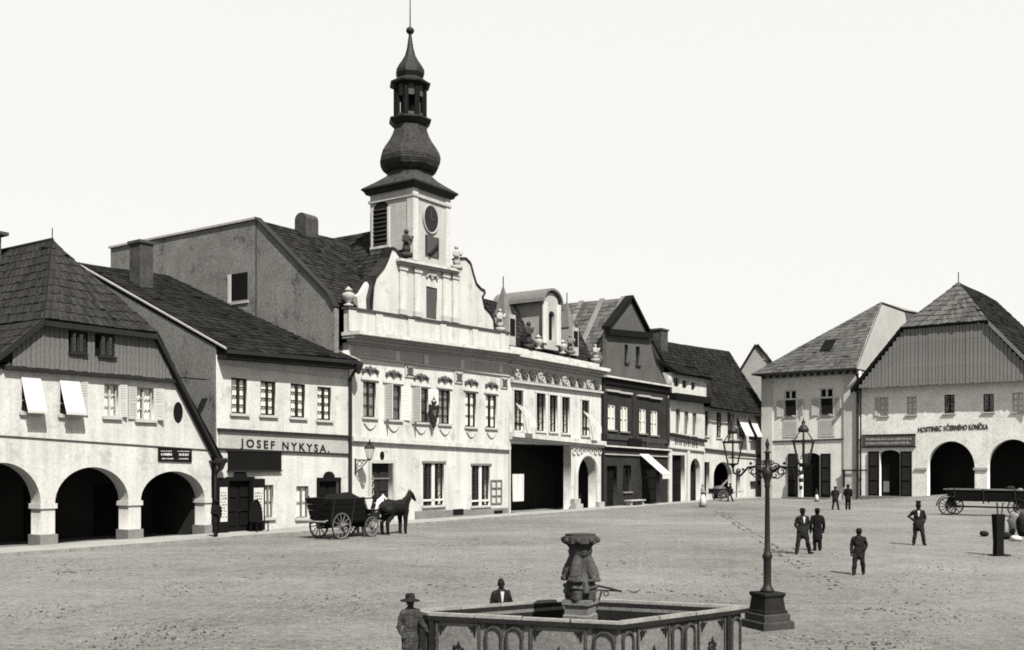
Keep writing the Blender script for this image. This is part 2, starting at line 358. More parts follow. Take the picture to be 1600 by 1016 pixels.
class House:
    def __init__(s, name, label, cat, fr, u0, group=None):
        s.fr = fr; s.holes = []
        s.root = empty(name, fr.world(u0, 0), fr.ang, (u0, 0, 0), label, cat, group)
    def rect(s, px0, py0, px1, py1, d=0.0):
        u0, zt = s.fr.at(px0, py0, d); u1, zb = s.fr.at(px1, py1, d); return u0, u1, zb, zt
    def part(s, mb, name, m, parent=None, smooth=False): return mb.build(name, m, parent or s.root, smooth)
    def wall(s, name, m, outline, y0=0.0, y1=0.42): return wall_obj(name, m, s.root, outline, s.holes, y0, y1)
    def band(s, name, m, p0, p1, h, proj, back=0.02, parent=None):
        a = s.fr.at(*p0); b = s.fr.at(*p1)
        return s.part(MB().bar(a[0], a[1], b[0], b[1], h, -proj, back), name, m, parent)
    def window(s, r, frame='wood_dark', nx=2, nz=4, cur='curtain', sill='relief', rec=0.14, hole=True, bar=0.055, surround=None,
               shutters=(), sh_mat='paint_shutter', awning=None, sash_open=None, gap=None, blind=None):
        u0, u1, z0, z1 = r; w = u1 - u0; h = z1 - z0
        if hole: s.holes.append([(u0, z0), (u1, z0), (u1, z1), (u0, z1)])
        m = MB(); b = bar; y0, y1 = rec, rec + 0.08; e = 0.004
        m.box(u0 + e, u0 + b, y0, y1, z0 + e, z1 - e).box(u1 - b, u1 - e, y0, y1, z0 + e, z1 - e)
        m.box(u0 + b, u1 - b, y0, y1, z0 + e, z0 + b).box(u0 + b, u1 - b, y0, y1, z1 - b, z1 - e)
        for i in range(1, nx): x = u0 + w * i / nx; m.box(x - b * 0.75, x + b * 0.75, y0 - 0.012, y1, z0 + b, z1 - b)
        for j in range(1, nz): z = z0 + h * j / nz; m.box(u0 + b, u1 - b, y0 + 0.015, y1 - 0.01, z - b * 0.36, z + b * 0.36)
        win = s.part(m, 'window', frame)
        for i in range(nx):
            a = u0 + b + (w - 2 * b) * i / nx; c = u0 + b + (w - 2 * b) * (i + 1) / nx
            s.part(MB().box(a + 0.004, c - 0.004, y1 - 0.03, y1 - 0.024, z0 + b, z1 - b), 'pane', GLASS, win)
        if cur:
            for i in range(nx):
                a = u0 + 0.02 + (w - 0.04) * i / nx; c = a + (w - 0.04) / nx * random.uniform(0.82, 0.97)
                s.part(cloth(a, c, z0 + random.uniform(0.0, 0.06) * h, z1, y1 + 0.035), 'curtain', cur, win, True)
        if blind:
            zb = z1 - h * blind[0]
            s.part(MB().box(u0 + b, u1 - b, y1 + 0.02, y1 + 0.03, zb, z1 - b), 'blind', blind[1], win)
        if sill:
            s.part(MB().box(u0 - 0.12, u1 + 0.12, -0.13, rec, z0 - 0.13, z0 - 0.003), 'sill', sill, win)
        if surround:
            t = 0.14; g = MB()
            g.box(u0 - t, u0 - 0.003, -0.05, 0.03, z0, z1).box(u1 + 0.003, u1 + t, -0.05, 0.03, z0, z1).box(u0 - t - .04, u1 + t + .04, -0.07, 0.03, z1 + 0.003, z1 + t)
            s.part(g, 'surround', surround, win)
        for side, ang in shutters:         # leaf hinged at the jamb: 90 sticks straight out, 180 lies on the wall
            shutter(s, win, (u0 if side < 0 else u1) + side * 0.03, side, w / 2 * 0.98, z0, z1, ang, sh_mat)
        if awning:
            p, drop = awning; t = 0.02; g = MB()
            zt = z1 + 0.02; zb2 = z1 - drop; n = 5
            pts = []
            for i in range(n + 1):
                q = i / n; pts.append((-0.03 - p * q, zt - (zt - zb2) * q - 0.05 * math.sin(math.pi * q)))
            for i in range(n):
                (ya, za), (yb, zb_) = pts[i], pts[i + 1]
                g.hexa([(u0 - .05, yb, zb_ - t), (u1 + .05, yb, zb_ - t), (u1 + .05, ya, za - t), (u0 - .05, ya, za - t), (u0 - .05, yb, zb_), (u1 + .05, yb, zb_), (u1 + .05, ya, za), (u0 - .05, ya, za)])
            k = 8
            for i in range(k):
                a = u0 - .05 + (w + .1) * i / k; c = u0 - .05 + (w + .1) * (i + 0.86) / k
                g.box(a, c, pts[-1][0] - .012, pts[-1][0], pts[-1][1] - 0.12, pts[-1][1] - t)
            s.part(g, 'awning', 'canvas', win)
            rods = MB()
            for x in (u0 - .03, u1 + .03): rods.tube([(x, 0, z0 + h * 0.12), (x, pts[-1][0], pts[-1][1])], 0.012, 5)
            s.part(rods, 'awning_rod', 'iron', win)
        return win
    def door(s, r, m='wood_black', leaves=2, rec=0.22, hole=True, panels=3, arch=0.0, open_dark=False):
        u0, u1, z0, z1 = r
        if hole: s.holes.append(arch_loop(u0, u1, z0, z1 - arch, z1) if arch else [(u0, z0), (u1, z0), (u1, z1), (u0, z1)])
        d = s.part(MB().box(u0 - 0.05, u1 + 0.05, rec + 0.05, rec + 0.12, z0, z1 + 0.05), 'door', m)
        w = (u1 - u0) / leaves
        for i in range(leaves):
            a = u0 + w * i
            for j in range(panels):
                zz0 = z0 + 0.3 + (z1 - z0 - 0.45) * j / panels; zz1 = z0 + 0.2 + (z1 - z0 - 0.45) * (j + 1) / panels
                s.part(MB().box(a + w * 0.16, a + w * 0.84, rec, rec + 0.05, zz0, zz1), 'door_panel', m, d)
        s.part(MB().ball((u0 + (u1 - u0) * 0.54, rec - 0.05, z0 + 1.05), 0.04, 8, 5), 'handle', 'iron', d)
        return d
def cloth(x0, x1, z0, z1, y, n=14, amp=0.03):
    m = MB(); vs = []; ph = random.random() * 6
    for j in range(2):
        for i in range(n + 1):
            q = i / n; vs.append((x0 + (x1 - x0) * q, y + amp * math.sin(q * 17 + ph) * (1.2 if j == 0 else 0.6), z0 if j == 0 else z1))
    return m.add(vs, [(i, i + 1, n + 2 + i, n + 1 + i) for i in range(n)])
def shutter(s, win, hx, side, w, z0, z1, ang, m):
    g = MB(); t = 0.04; a = RAD(ang)
    def pt(q, off): # q along leaf from hinge, off thickness
        dx = -side * math.cos(a); dy = -math.sin(a)
        return (hx + dx * q - dy * off, -0.02 + dy * q + dx * off)
    def lbox(q0, q1, o0, o1, za, zb):
        c = [pt(q0, o0), pt(q1, o0), pt(q1, o1), pt(q0, o1)]
        g.hexa([(x, y, za) for x, y in c] + [(x, y, zb) for x, y in c])
    b = 0.07
    lbox(0, b, 0, t, z0, z1); lbox(w - b, w, 0, t, z0, z1); lbox(b, w - b, 0, t, z0, z0 + b); lbox(b, w - b, 0, t, z1 - b, z1)
    lbox(b, w - b, 0, t, (z0 + z1) / 2 - b / 2, (z0 + z1) / 2 + b / 2)
    n = 12
    for i in range(n):
        za = z0 + b + (z1 - z0 - 2 * b) * i / n; lbox(b, w - b, 0.004, 0.03, za + 0.008, za + (z1 - z0 - 2 * b) / n - 0.008)
    return s.part(g, 'shutter', m, win)
def arch_loop(u0, u1, zb, zs, zc, n=16):
    c = (u0 + u1) / 2; rx = (u1 - u0) / 2
    return [(u0, zb), (u1, zb)] + [(c + rx * math.cos(math.pi * i / n), zs + (zc - zs) * math.sin(math.pi * i / n)) for i in range(n + 1)]
def lerp3(a, b, q): return Vector(a) * (1 - q) + Vector(b) * q
def shingle_patch(h, parent, q, n, w, m, courses=False, t=0.035, name=None):
    """rows of split shingles over a four cornered roof face (eave left, eave right, ridge right, ridge left)"""
    eL, eR, rR, rL = [Vector(p) for p in q]
    ph = random.random() * 6
    P0 = lambda s_, t_: lerp3(lerp3(eL, eR, s_), lerp3(rL, rR, s_), t_)
    P = lambda s_, t_: P0(s_, t_) + nrm * (.05 + .05 * math.sin(s_ * 7 + ph) * math.sin(t_ * 5 + ph * .7))
    nrm = (eR - eL).cross(rL - eL)
    if nrm.length < 1e-6: nrm = (eR - eL).cross(rR - eL)
    nrm.normalize()
    if nrm.z < 0: nrm = -nrm
    allmb = MB()
    for i in range(n):
        mb = MB() if courses else allmb
        t0, t1 = i / n, min(1.0, (i + 1.25) / n); wd = (P0(1, t0) - P0(0, t0)).length
        k = max(1, int(wd / w)); cuts = [0.0] + [(j + random.uniform(-0.28, 0.28)) / k for j in range(1, k)] + [1.0]
        for j in range(k):
            a, b = cuts[j], cuts[j + 1]; tt = max(0.0, t0 + random.uniform(-0.10, 0.06) / n)
            lift = t * random.uniform(0.8, 1.9)
            if random.random() < 0.03: lift *= 2.2
            e = 0.10 * (b - a); b -= e * random.random()
            A, B, C, D = P(a, tt), P(b, tt), P(b, t1), P(a, t1)
            up = nrm * lift
            mb.add([A + up, B + up, C + nrm * 0.008, D + nrm * 0.008, A, B], [(0, 1, 2, 3), (4, 5, 1, 0), (4, 0, 3), (5, 2, 1)])
        if courses: mb.build(name or 'shingle_course', m, parent)
    if not courses: tag(allmb.build(name or 'shingles', m, parent), kind='stuff')
def roof(h, q, m, n, w=0.24, th=0.16, courses=False, deck='wood_dark', t=0.035):
    d = h.part(MB().slab(q, th), 'roof', deck)
    shingle_patch(h, d, q, n, w, m, courses, t)
    return d
def shell(h, u0, u1, d0, d1, z0, z1, m, ceiling=True, name='wall'):
    t = 0.3
    h.part(MB().box(u0, u0 + t, d0, d1, z0, z1), 'side_wall', m); h.part(MB().box(u1 - t, u1, d0, d1, z0, z1), 'side_wall', m)
    h.part(MB().box(u0 + t, u1 - t, d1 - t, d1, z0, z1), 'rear_wall', m)
    if ceiling: h.part(MB().box(u0 + t, u1 - t, d0, d1 - t, z1 - 0.2, z1 - 0.003), 'attic_floor', 'interior')
def pipe(h, pts, r=0.075, m='tin_dark', name='downpipe'):
    o = h.part(MB().tube(pts, r, 8), name, m)
    return o
def chimney(h, u0, u1, d0, d1, z0, z1, m='brick_chimney', cap=0.1, pots=0, roofm=None):
    c = h.part(MB().box(u0, u1, d0, d1, z0, z1), 'chimney', m)
    h.part(MB().box(u0 - cap, u1 + cap, d0 - cap, d1 + cap, z1 + 0.002, z1 + 0.16), 'chimney_cap', m, c)
    return c
# ================================================================== the setting
def build_ground():
    def axis(a, b, step, far):
        xs = [a + i * step for i in range(int((b - a) / step) + 1)]
        lo, hi = a, b; k = step
        while hi < far: k *= 1.5; hi += k; xs.append(hi)
        k = step
        while lo > -far: k *= 1.5; lo -= k; xs.insert(0, lo)
        return xs
    xs = axis(-40, 70, 1.0, 2500); ys = axis(-6, 122, 1.0, 2500)
    vs = []
    for y in ys:
        for x in xs:
            z = gz(x, y)
            if -45 < x < 75 and 2 < y < 125:
                z += 0.02 * (math.sin(x * 0.9 + 1.3 * math.sin(y * 0.23)) * math.sin(y * 0.7 + 0.8 * math.sin(x * 0.31)))
            vs.append((x, y, z))
    nx = len(xs)
    fs = [(j * nx + i, j * nx + i + 1, (j + 1) * nx + i + 1, (j + 1) * nx + i) for j in range(len(ys) - 1) for i in range(nx - 1)]
    tag(MB().add(vs, fs).build('ground', GROUND, None, True, loc=(0, 0, 0)), kind='structure')
    # raised pavement along the row, kerb stones one by one
    k0 = R.loc(*ground_at(0, 871).xy); k1 = R.loc(*ground_at(1085, 787.5).xy)
    kd = lambda u: k0[1] + (k1[1] - k0[1]) * (u - k0[0]) / (k1[0] - k0[0])
    ua, ub = -9.0, 80.0
    pv = MB(); n = 30
    for i in range(n):
        a = ua + (ub - ua) * i / n; b = ua + (ub - ua) * (i + 1) / n
        pv.hexa([(a, kd(a) + .3, -.1), (b, kd(b) + .3, -.1), (b, 0.02, -.1), (a, 0.02, -.1), (a, kd(a) + .3, .115), (b, kd(b) + .3, .115), (b, .02, .13), (a, .02, .13)])
    root = empty('pavement', R.world(0, 0), R.ang, (0, 0, 0), None, None); root['kind'] = 'structure'
    pv.build('paving', 'pavement', root)
    u = ua
    while u < ub:
        w = random.uniform(0.9, 1.5); j = random.uniform(-.015, .015); t = .122 + random.uniform(-.012, .012)
        MB().hexa([(u, kd(u) + j, -.1), (u + w - .03, kd(u + w) + j, -.1), (u + w - .03, kd(u + w) + .29, -.1), (u, kd(u) + .29, -.1),
                   (u, kd(u) + j + .02, t), (u + w - .03, kd(u + w) + j + .02, t), (u + w - .03, kd(u + w) + .29, t), (u, kd(u) + .29, t)]).build('kerb_stone', 'kerb_stone', root)
        u += w
    # cobbled gutter running diagonally over the square
    g = MB(); random.seed(3)
    A, B = ground_at(1118, 797), ground_at(1322, 930)
    dv = (B - A); L = dv.length; dv.normalize(); pn = Vector((-dv.y, dv.x, 0))
    q = 0
    while q < L:
        s_ = random.uniform(.18, .34)
        for k in range(2):
            if random.random() < 0.3:
                c = A + dv * q + pn * ((k - .5) * .34 + random.uniform(-.08, .08)); r = random.uniform(.03, .09)
                g.lathe([(r, -.02), (r * .9, .015), (r * .5, .025)], (c.x, c.y), 6, random.random())
        q += s_
    tag(g.build('gutter_cobbles', 'stone_dark', None), 'row of small dark cobbles crossing the square past the lamp post', 'cobbles', kind='stuff')
    g = MB()
    for i in range(9000):
        py = 735 + 290 * random.random() ** 0.6; px = random.uniform(-40, 1640)
        if py < 790: continue
        p = ground_at(px, py); u_, d_ = R.loc(p.x, p.y)
        if d_ > -3.6: continue
        r = random.uniform(.010, .034)
        g.lathe([(r, -.03), (r * .9, r * .25), (r * .4, r * .45)], (p.x, p.y), 5, random.random() * 3, random.uniform(.7, 1.6), 1)
        for k in range(-15, 0): x, y, z = g.v[k]; g.v[k] = (x, y, z + gz(x, y))
    tag(g.build('loose_stones', 'gravel', None), 'small loose stones and clods scattered over the square', 'stones', kind='stuff')
    g = MB()
    for (px, py, w_, n_) in ((140, 884, 60, 26), (105, 893, 30, 10), (725, 852, 60, 34), (240, 882, 20, 8), (890, 918, 26, 10), (985, 926, 60, 14), (725, 917, 50, 4), (400, 903, 60, 14), (1215, 862, 22, 26), (1290, 905, 40, 12), (1500, 905, 60, 10), (60, 890, 30, 8), (320, 898, 40, 8)):
        for i in range(n_):
            p = ground_at(px + random.gauss(0, w_ / 2.2), py + random.gauss(0, 2.2)); r = random.uniform(.025, .075)
            g.lathe([(r, -.02), (r * .85, r * .12), (r * .3, r * .2)], (p.x, p.y), 6, random.random() * 3, random.uniform(.8, 1.8), 1)
    tag(g.build('straw_litter', 'stone_dark', None), 'dark patches of dung and straw trodden into the square', 'litter', kind='stuff')
build_ground()
random.seed(11)

# ================================================================== arcaded gable house at the left edge
def ornament(h, u, z, w, m='relief_dark', y=-0.07):
    g = MB()
    for sgn in (-1, 1):
        g.tube([(u + sgn * w * .1, y, z + .05), (u + sgn * w * .25, y, z + .16), (u + sgn * w * .40, y, z + .06), (u + sgn * w * .5, y, z + .02)], [.10, .11, .08, .1], 7)
        g.ball((u + sgn * w * .47, y, z - .04), .1, 7, 5)
    g.ball((u, y, z + .14), .17, 8, 5, (1, .6, 1.1)); g.ball((u, y, z - .06), .12, 8, 5, (1, .6, 1))
    return h.part(g, 'ornament', m)
def house_a():
    h = House('arcade_house', 'white gabled house with round arches at the left edge', 'house', R, -6.0)
    f = h.fr
    # arches through the ground floor: (left, right edge at springing, crown, spring, base) in the photograph
    arcs = []
    for l, r, crown, spr in ((-62, 64, 723, 785), (86, 201, 730, 786), (220, 320, 736.5, 790)):
        ul, zs = f.at(l, spr); ur, _ = f.at(r, spr); zc = f.at((l + r) / 2, crown)[1]; arcs.append((ul, ur, zs, zc))
    zs = sum(a[2] for a in arcs) / 3
    for ul, ur, _, zc in arcs: h.holes.append(arch_loop(ul, ur, -0.2, zs, zc, 22))
    for (p, sh_, aw) in (((34, 588, 61, 645), (), (.52, 1.42)), ((94, 594, 122, 649), ((1, 172),), (.52, 1.38)), ((163, 599.5, 185, 651.5), ((1, 150),), None), ((213.5, 605, 240, 656.5), ((1, 150), (-1, 176)), None)):
        h.window(h.rect(*p), frame='paint_shutter', nx=2, nz=3, surround=None, sill='relief', shutters=sh_, awning=aw, cur='curtain' if aw is None else None)
    # oval opening near the rake
    ou, oz = f.at(278.5, 645)
    loop = [(ou + .28 * math.cos(t * math.pi / 10), oz + .52 * math.sin(t * math.pi / 10)) for t in range(20)]
    h.holes.append(loop)
    h.wall('wall', 'plaster_white', [(-6, -.3), (8.85, -.3), (8.85, 4.3), (6.76, 7.72), (-1.45, 7.72), (-6, 4.1)], 0, .75)
    h.part(MB().prism(loop, .03, .06), 'oval_shutter', 'wood_black')  # flat black panel paints the dark inside of the opening
    h.part(MB().box(-6, 8.83, .01, .5, 7.73, 7.74), 'attic_floor', 'interior')
    # pillars: caps and bases
    ed = [(-8, arcs[0][0]), (arcs[0][1], arcs[1][0]), (arcs[1][1], arcs[2][0]), (arcs[2][1], 8.84)]
    for a, b in ed[1:]:
        p = h.part(MB().box(a - .07, b + (.07 if b < 8.8 else 0), -.07, .82, zs - .2, zs + .02), 'pillar_cap', 'plaster_white')
        h.part(MB().box(a - .08, b + (.08 if b < 8.8 else 0), -.09, .84, -.1, .55), 'pillar_base', 'plinth')
    # string course and dark shadow-line beam under the gable
    h.band('string_course', 'stone_dark', (-40, 677.5), (331, 703), .045, .05)
    # arcade interior
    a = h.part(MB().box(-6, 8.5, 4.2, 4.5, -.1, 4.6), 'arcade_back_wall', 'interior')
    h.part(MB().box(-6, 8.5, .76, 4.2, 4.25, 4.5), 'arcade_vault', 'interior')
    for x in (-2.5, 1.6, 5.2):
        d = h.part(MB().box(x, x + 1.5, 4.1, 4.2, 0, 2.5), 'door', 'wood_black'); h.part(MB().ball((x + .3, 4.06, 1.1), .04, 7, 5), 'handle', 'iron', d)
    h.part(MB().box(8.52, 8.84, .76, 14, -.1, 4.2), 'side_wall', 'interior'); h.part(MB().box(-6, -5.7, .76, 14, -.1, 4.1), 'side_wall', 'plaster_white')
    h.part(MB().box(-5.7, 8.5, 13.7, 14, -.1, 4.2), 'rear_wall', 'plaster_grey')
    # roof
    zh = 9.62; ap = (2.7, 3.7, 13.95); fr_ = -.38; bk = 14.2
    roof(h, [(-.15, fr_, zh), (5.45, fr_, zh), ap, ap], 'shingle_grey', 10, .15, courses=True)
    roof(h, [(-.15, bk, zh), (-.15, fr_, zh), ap, (2.7, bk, 13.95)], 'shingle_grey', 10, .16, courses=True)
    roof(h, [(-6.4, bk, 4.25), (-6.4, fr_, 4.25), (-.15, fr_, zh), (-.15, bk, zh)], 'shingle_grey', 14, .16, courses=True)
    roof(h, [(5.45, fr_, zh), (5.45, bk, zh), (2.7, bk, 13.95), ap], 'shingle_grey', 10, .3)
    roof(h, [(9.15, fr_, 3.8), (9.15, bk, 3.8), (5.45, bk, zh), (5.45, fr_, zh)], 'shingle_grey', 12, .3)
    h.part(MB().tube([(2.7, 3.7, 14.02), (2.7, bk, 14.02)], .09, 6), 'ridge_cap', 'wood_dark')
    h.part(MB().tube([(2.7, 3.7, 13.9), (2.7, 3.7, 14.55)], .025, 5), 'finial', 'iron')
    # barge boards on the rakes
    for p, q in (((5.45, zh - .1), (9.15, 3.7)), ((-.15, zh - .1), (-6.4, 4.15))):
        b = MB()
        b.hexa([(p[0], -.40, p[1] - .16), (q[0], -.40, q[1] - .16), (q[0], -.34, q[1] - .16), (p[0], -.34, p[1] - .16), (p[0], -.40, p[1]), (q[0], -.40, q[1]), (q[0], -.34, q[1]), (p[0], -.34, p[1])])
        h.part(b, 'barge_board', 'wood_dark')
    h.part(MB().box(-.12, 5.42, -.45, -.33, zh - .26, zh - .03), 'barge_board', 'wood_dark')
    h.part(MB().prism([(-1.35, 7.72), (6.7, 7.72), (5.5, 9.4), (-.1, 9.4)], .02, .1), 'gable_backing', 'wood_black')
    # boarded gable with two small windows
    wins = [h.rect(110, 518, 133, 553, -.15), h.rect(155.5, 523, 178, 558, -.15)]
    def top(u): return min(9.45, 7.75 + (6.72 - u) * 1.6, 7.75 + (u + 1.42) * .95 + .5)
    u = -1.4
    while u < 6.65:
        w = random.uniform(.17, .25); a, b = u, min(u + w, 6.69); dd = random.uniform(-.012, .012); e = .012
        spans = [(7.6 + random.uniform(-.03, .03), min(top(a), top(b)))]
        for (wu0, wu1, wz0, wz1) in wins:
            if b > wu0 - .02 and a < wu1 + .02: spans = [(spans[0][0], wz0 - .05), (wz1 + .05, spans[0][1])]
        for z0, z1 in spans:
            if z1 - z0 > .05: h.part(MB().box(a + e, b - e, -.15 + dd, -.11 + dd, z0, z1), 'plank', 'plank_grey')
        u += w
    for r in wins:
        wn = h.window(r, frame='wood_dark', nx=2, nz=1, hole=False, rec=-.22, sill=None, cur=None, bar=.07)
        h.part(MB().box(r[0] - .1, r[1] + .1, -.27, -.1, r[2] - .08, r[2] - .003), 'sill', 'wood_dark', wn)
    h.part(MB().box(-1.75, 6.95, -.24, -.003, 7.42, 7.58), 'gable_beam', 'wood_dark')  # dark ledge beam paints in the shadow line below the boards
    # sign board under the string course, gutter funnel and downpipe at the corner
    r = h.rect(246.5, 699, 298.5, 722.5)
    sg = h.part(MB().bar(r[0], r[3], r[1], r[3] - .05, r[3] - r[2] - .05, -.07, -.003), 'sign_board', 'wood_black')
    mk = MB()
    for row, zz, hh in ((0, .72, .05), (1, .45, .13), (2, .2, .07)):
        for q0, q1 in ((.06, .46), (.56, .96)):
            x = q0 + random.uniform(0, .06)
            while x < q1 - random.uniform(0, .1):
                w = random.uniform(.012, .03)
                mk.box(r[0] + (r[1] - r[0]) * x, r[0] + (r[1] - r[0]) * (x + w), -.078, -.07, r[2] + (r[3] - r[2]) * zz, r[2] + (r[3] - r[2]) * zz + hh * random.uniform(.7, 1)); x += w + random.uniform(.008, .03)
    tag(h.part(mk, 'lettering', 'paint_white', sg), kind='stuff')
    # chimney at the back of the ridge
    u, z = f.at(15, 388, 6.0)
    chimney(h, 1.2, 2.2, 7.2, 8.2, 11, 14.55, cap=.25)
    h.part(MB().box(8.7, 9.3, -.75, 14, 3.62, 3.74), 'gutter', 'tin_dark')
    pipe(h, [(9.0, -.6, 3.7), (9.0, -.5, 3.4), (8.98, -.14, 3.0), (8.98, -.14, .15)], .07)
    h.part(MB().lathe([(.08, 3.25), (.3, 3.75), (.3, 3.85)], (9.0, -.55), 8), 'rainwater_head', 'tin_dark')
house_a()

# ================================================================== house with the long shop sign
def house_b():
    u0, u1 = 9.2, 18.55
    h = House('shop_house', 'pale two storey shop house lettered JOSEF NYKYSA', 'house', R, u0); f = h.fr
    for p in ((361.6, 590, 385.6, 647), (407, 595, 430.5, 649.5), (454, 599, 476.6, 653), (496, 604, 517, 657)):
        h.window(h.rect(*p), frame='wood_dark', nx=2, nz=4, rec=.06, bar=.085, sill='relief')
    for p in ((414, 758, 427, 808.5), (463, 760, 482, 808.5)):
        h.window(h.rect(*p), frame='wood_mid', nx=2, nz=2, rec=.08, bar=.06, sill='relief', cur='curtain')
    d1 = h.rect(355.5, 750, 393, 838); d2 = h.rect(497, 751, 528.5, 838); 
    for r in (d1, d2):
        r = (r[0], r[1], .12, r[3]); d = h.door(r, m='wood_black', leaves=2, rec=.12, panels=3)
        c = (r[0] + r[1]) / 2; w = (r[1] - r[0])
        h.part(MB().box(r[0] - .12, r[1] + .12, -.12, -.003, r[3] - .05, r[3] + .16), 'lintel', 'wood_black', d)
        h.part(MB().prism([(c + w * .26 * math.cos(i * math.pi / 10), r[3] + .16 + .34 * math.sin(i * math.pi / 10)) for i in range(11)], -.11, -.004), 'pediment', 'wood_black', d)
        h.part(MB().box(r[0] - .12, r[0] - .003, -.1, -.003, .12, r[3] - .06).box(r[1] + .003, r[1] + .12, -.1, -.003, .12, r[3] - .06), 'door_frame', 'wood_black', d)
    h.wall('wall', 'plaster_cream', [(u0, -.3), (u1, -.3), (u1, 9.3), (u0, 9.0)], 0, .4)
    shell(h, u0, u1, .4, 12, -.2, 8.9, 'plaster_rough')
    # firewall side gable and roof
    eL = (u0 - .02, -.75, 9.2); eR = (u1 + .12, -.75, 9.42); rR = (u1 + .12, 15.8, 15.95); rL = (u0 - .02, 12.2, 14.95)
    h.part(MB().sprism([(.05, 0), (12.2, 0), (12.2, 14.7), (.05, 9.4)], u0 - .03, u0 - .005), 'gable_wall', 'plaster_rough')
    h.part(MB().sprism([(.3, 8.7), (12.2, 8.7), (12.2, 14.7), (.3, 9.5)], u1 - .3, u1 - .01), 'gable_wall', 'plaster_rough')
    roof(h, [eL, eR, rR, rL], 'shingle_dark', 26, .3, th=.22, deck='wood_black')
    h.part(MB().slab([(rL[0], rL[1], rL[2]), (rR[0], rR[1], rR[2]), (rR[0], 26, 9), (rL[0], 24, 9)], .2), 'rear_roof', 'shingle_dark')
    for p, q, w in ((eL, rL, -1), (eR, rR, 1)):
        b = MB(); x0, x1 = (p[0] - .10, p[0] + .02) if w < 0 else (p[0] - .1, p[0] + .12)
        b.hexa([(x0, p[1], p[2] + .02), (x1, p[1], p[2] + .02), (x1, q[1], q[2] + .02), (x0, q[1], q[2] + .02), (x0, p[1], p[2] + .10), (x1, p[1], p[2] + .10), (x1, q[1], q[2] + .10), (x0, q[1], q[2] + .10)])
        h.part(b, 'verge_capping', 'plaster_grey')
    h.part(MB().bar(u0 - .05, 9.22, u1 + .1, 9.44, .2, -.86, -.74), 'gutter', 'tin_dark')
    h.part(MB().bar(u0, 9.0, u1, 9.2, .22, -.7, -.003), 'eave_soffit', 'wood_dark')
    h.band('moulding', 'relief', (345, 568.5), (541, 590.5), .06, .05)
    # lettered board between the floors
    a, b = f.at(341, 673), f.at(544, 684); c, d = f.at(342.7, 700), f.at(544, 709)
    sg = h.part(MB().hexa([(u0 + .1, -.06, c[1]), (u1 - .1, -.06, d[1]), (u1 - .1, -.003, d[1]), (u0 + .1, -.003, c[1]), (u0 + .1, -.06, a[1]), (u1 - .1, -.06, b[1]), (u1 - .1, -.003, b[1]), (u0 + .1, -.003, a[1])]), 'sign_board', 'plaster_grey')
    h.part(MB().bar(u0, a[1] + .12, u1, b[1] + .12, .12, -.2, -.004), 'sign_moulding', 'wood_dark', sg)
    h.part(MB().bar(u0, c[1], u1, d[1], .08, -.12, -.004), 'sign_moulding', 'wood_dark', sg)
    x0, z0 = f.at(374, 698); x1, z1 = f.at(513, 707)
    text_obj('JOSEF NYKYSA.', 'lettering', 'ink', sg, x0, z0, x1, z1, .40, -.075, .03, .016, 1.45)
    r = h.rect(355.5, 705.5, 437, 734.5)
    bd = h.part(MB().box(r[0], r[1], -.14, -.004, r[2], r[3]), 'shop_board', 'wood_black')
    h.part(MB().box(r[0] - .05, r[1] + .05, -.17, -.005, r[3] + .003, r[3] + .08).box(r[0] - .05, r[1] + .05, -.17, -.005, r[2] - .08, r[2] - .003), 'board_frame', 'wood_dark', bd)
    # show cases on each side of the shop door
    for (p, crest) in (((343.5, 760, 355, 815), 0), ((396.5, 761, 411.5, 815), 1)):
        r = h.rect(*p, -.25)
        cs = h.part(MB().box(r[0] - .12, r[1] + .12, -.25, -.005, .15, r[3] + .1).box(r[0] - .12, r[1] + .12, -.25, -.005, r[3] + .1, r[3] + .42), 'show_case', 'wood_black')
        h.part(MB().box(r[0], r[1], -.275, -.251, r[2], r[3] - .05), 'display_card', 'cloth_white', cs)
        mk = MB()
        for i in range(9):
            zz = r[2] + .2 + (r[3] - r[2] - .4) * i / 9
            x = r[0] + .06
            while x < r[1] - .1:
                w = random.uniform(.04, .12); mk.box(x, min(x + w, r[1] - .05), -.279, -.275, zz, zz + random.uniform(.03, .09)); x += w + random.uniform(.03, .1)
        tag(h.part(mk, 'printed_lines', 'cloth_grey', cs), kind='stuff')
    h.band('plinth', 'plinth', (437, 826), (543, 818.5), .5, .06)
    chimney(h, 11.3, 12.15, 9.1, 10.1, 12.4, 16.1, cap=.09)
    pipe(h, [(u1 + .02, -.8, 9.3), (u1 + .05, -.5, 8.9), (u1 + .05, -.15, 8.5), (u1 + .05, -.15, .15)], .09)
    h.part(MB().lathe([(.1, 8.7), (.28, 9.2), (.28, 9.35)], (u1 + .05, -.75), 8), 'rainwater_head', 'tin_dark')
house_b()

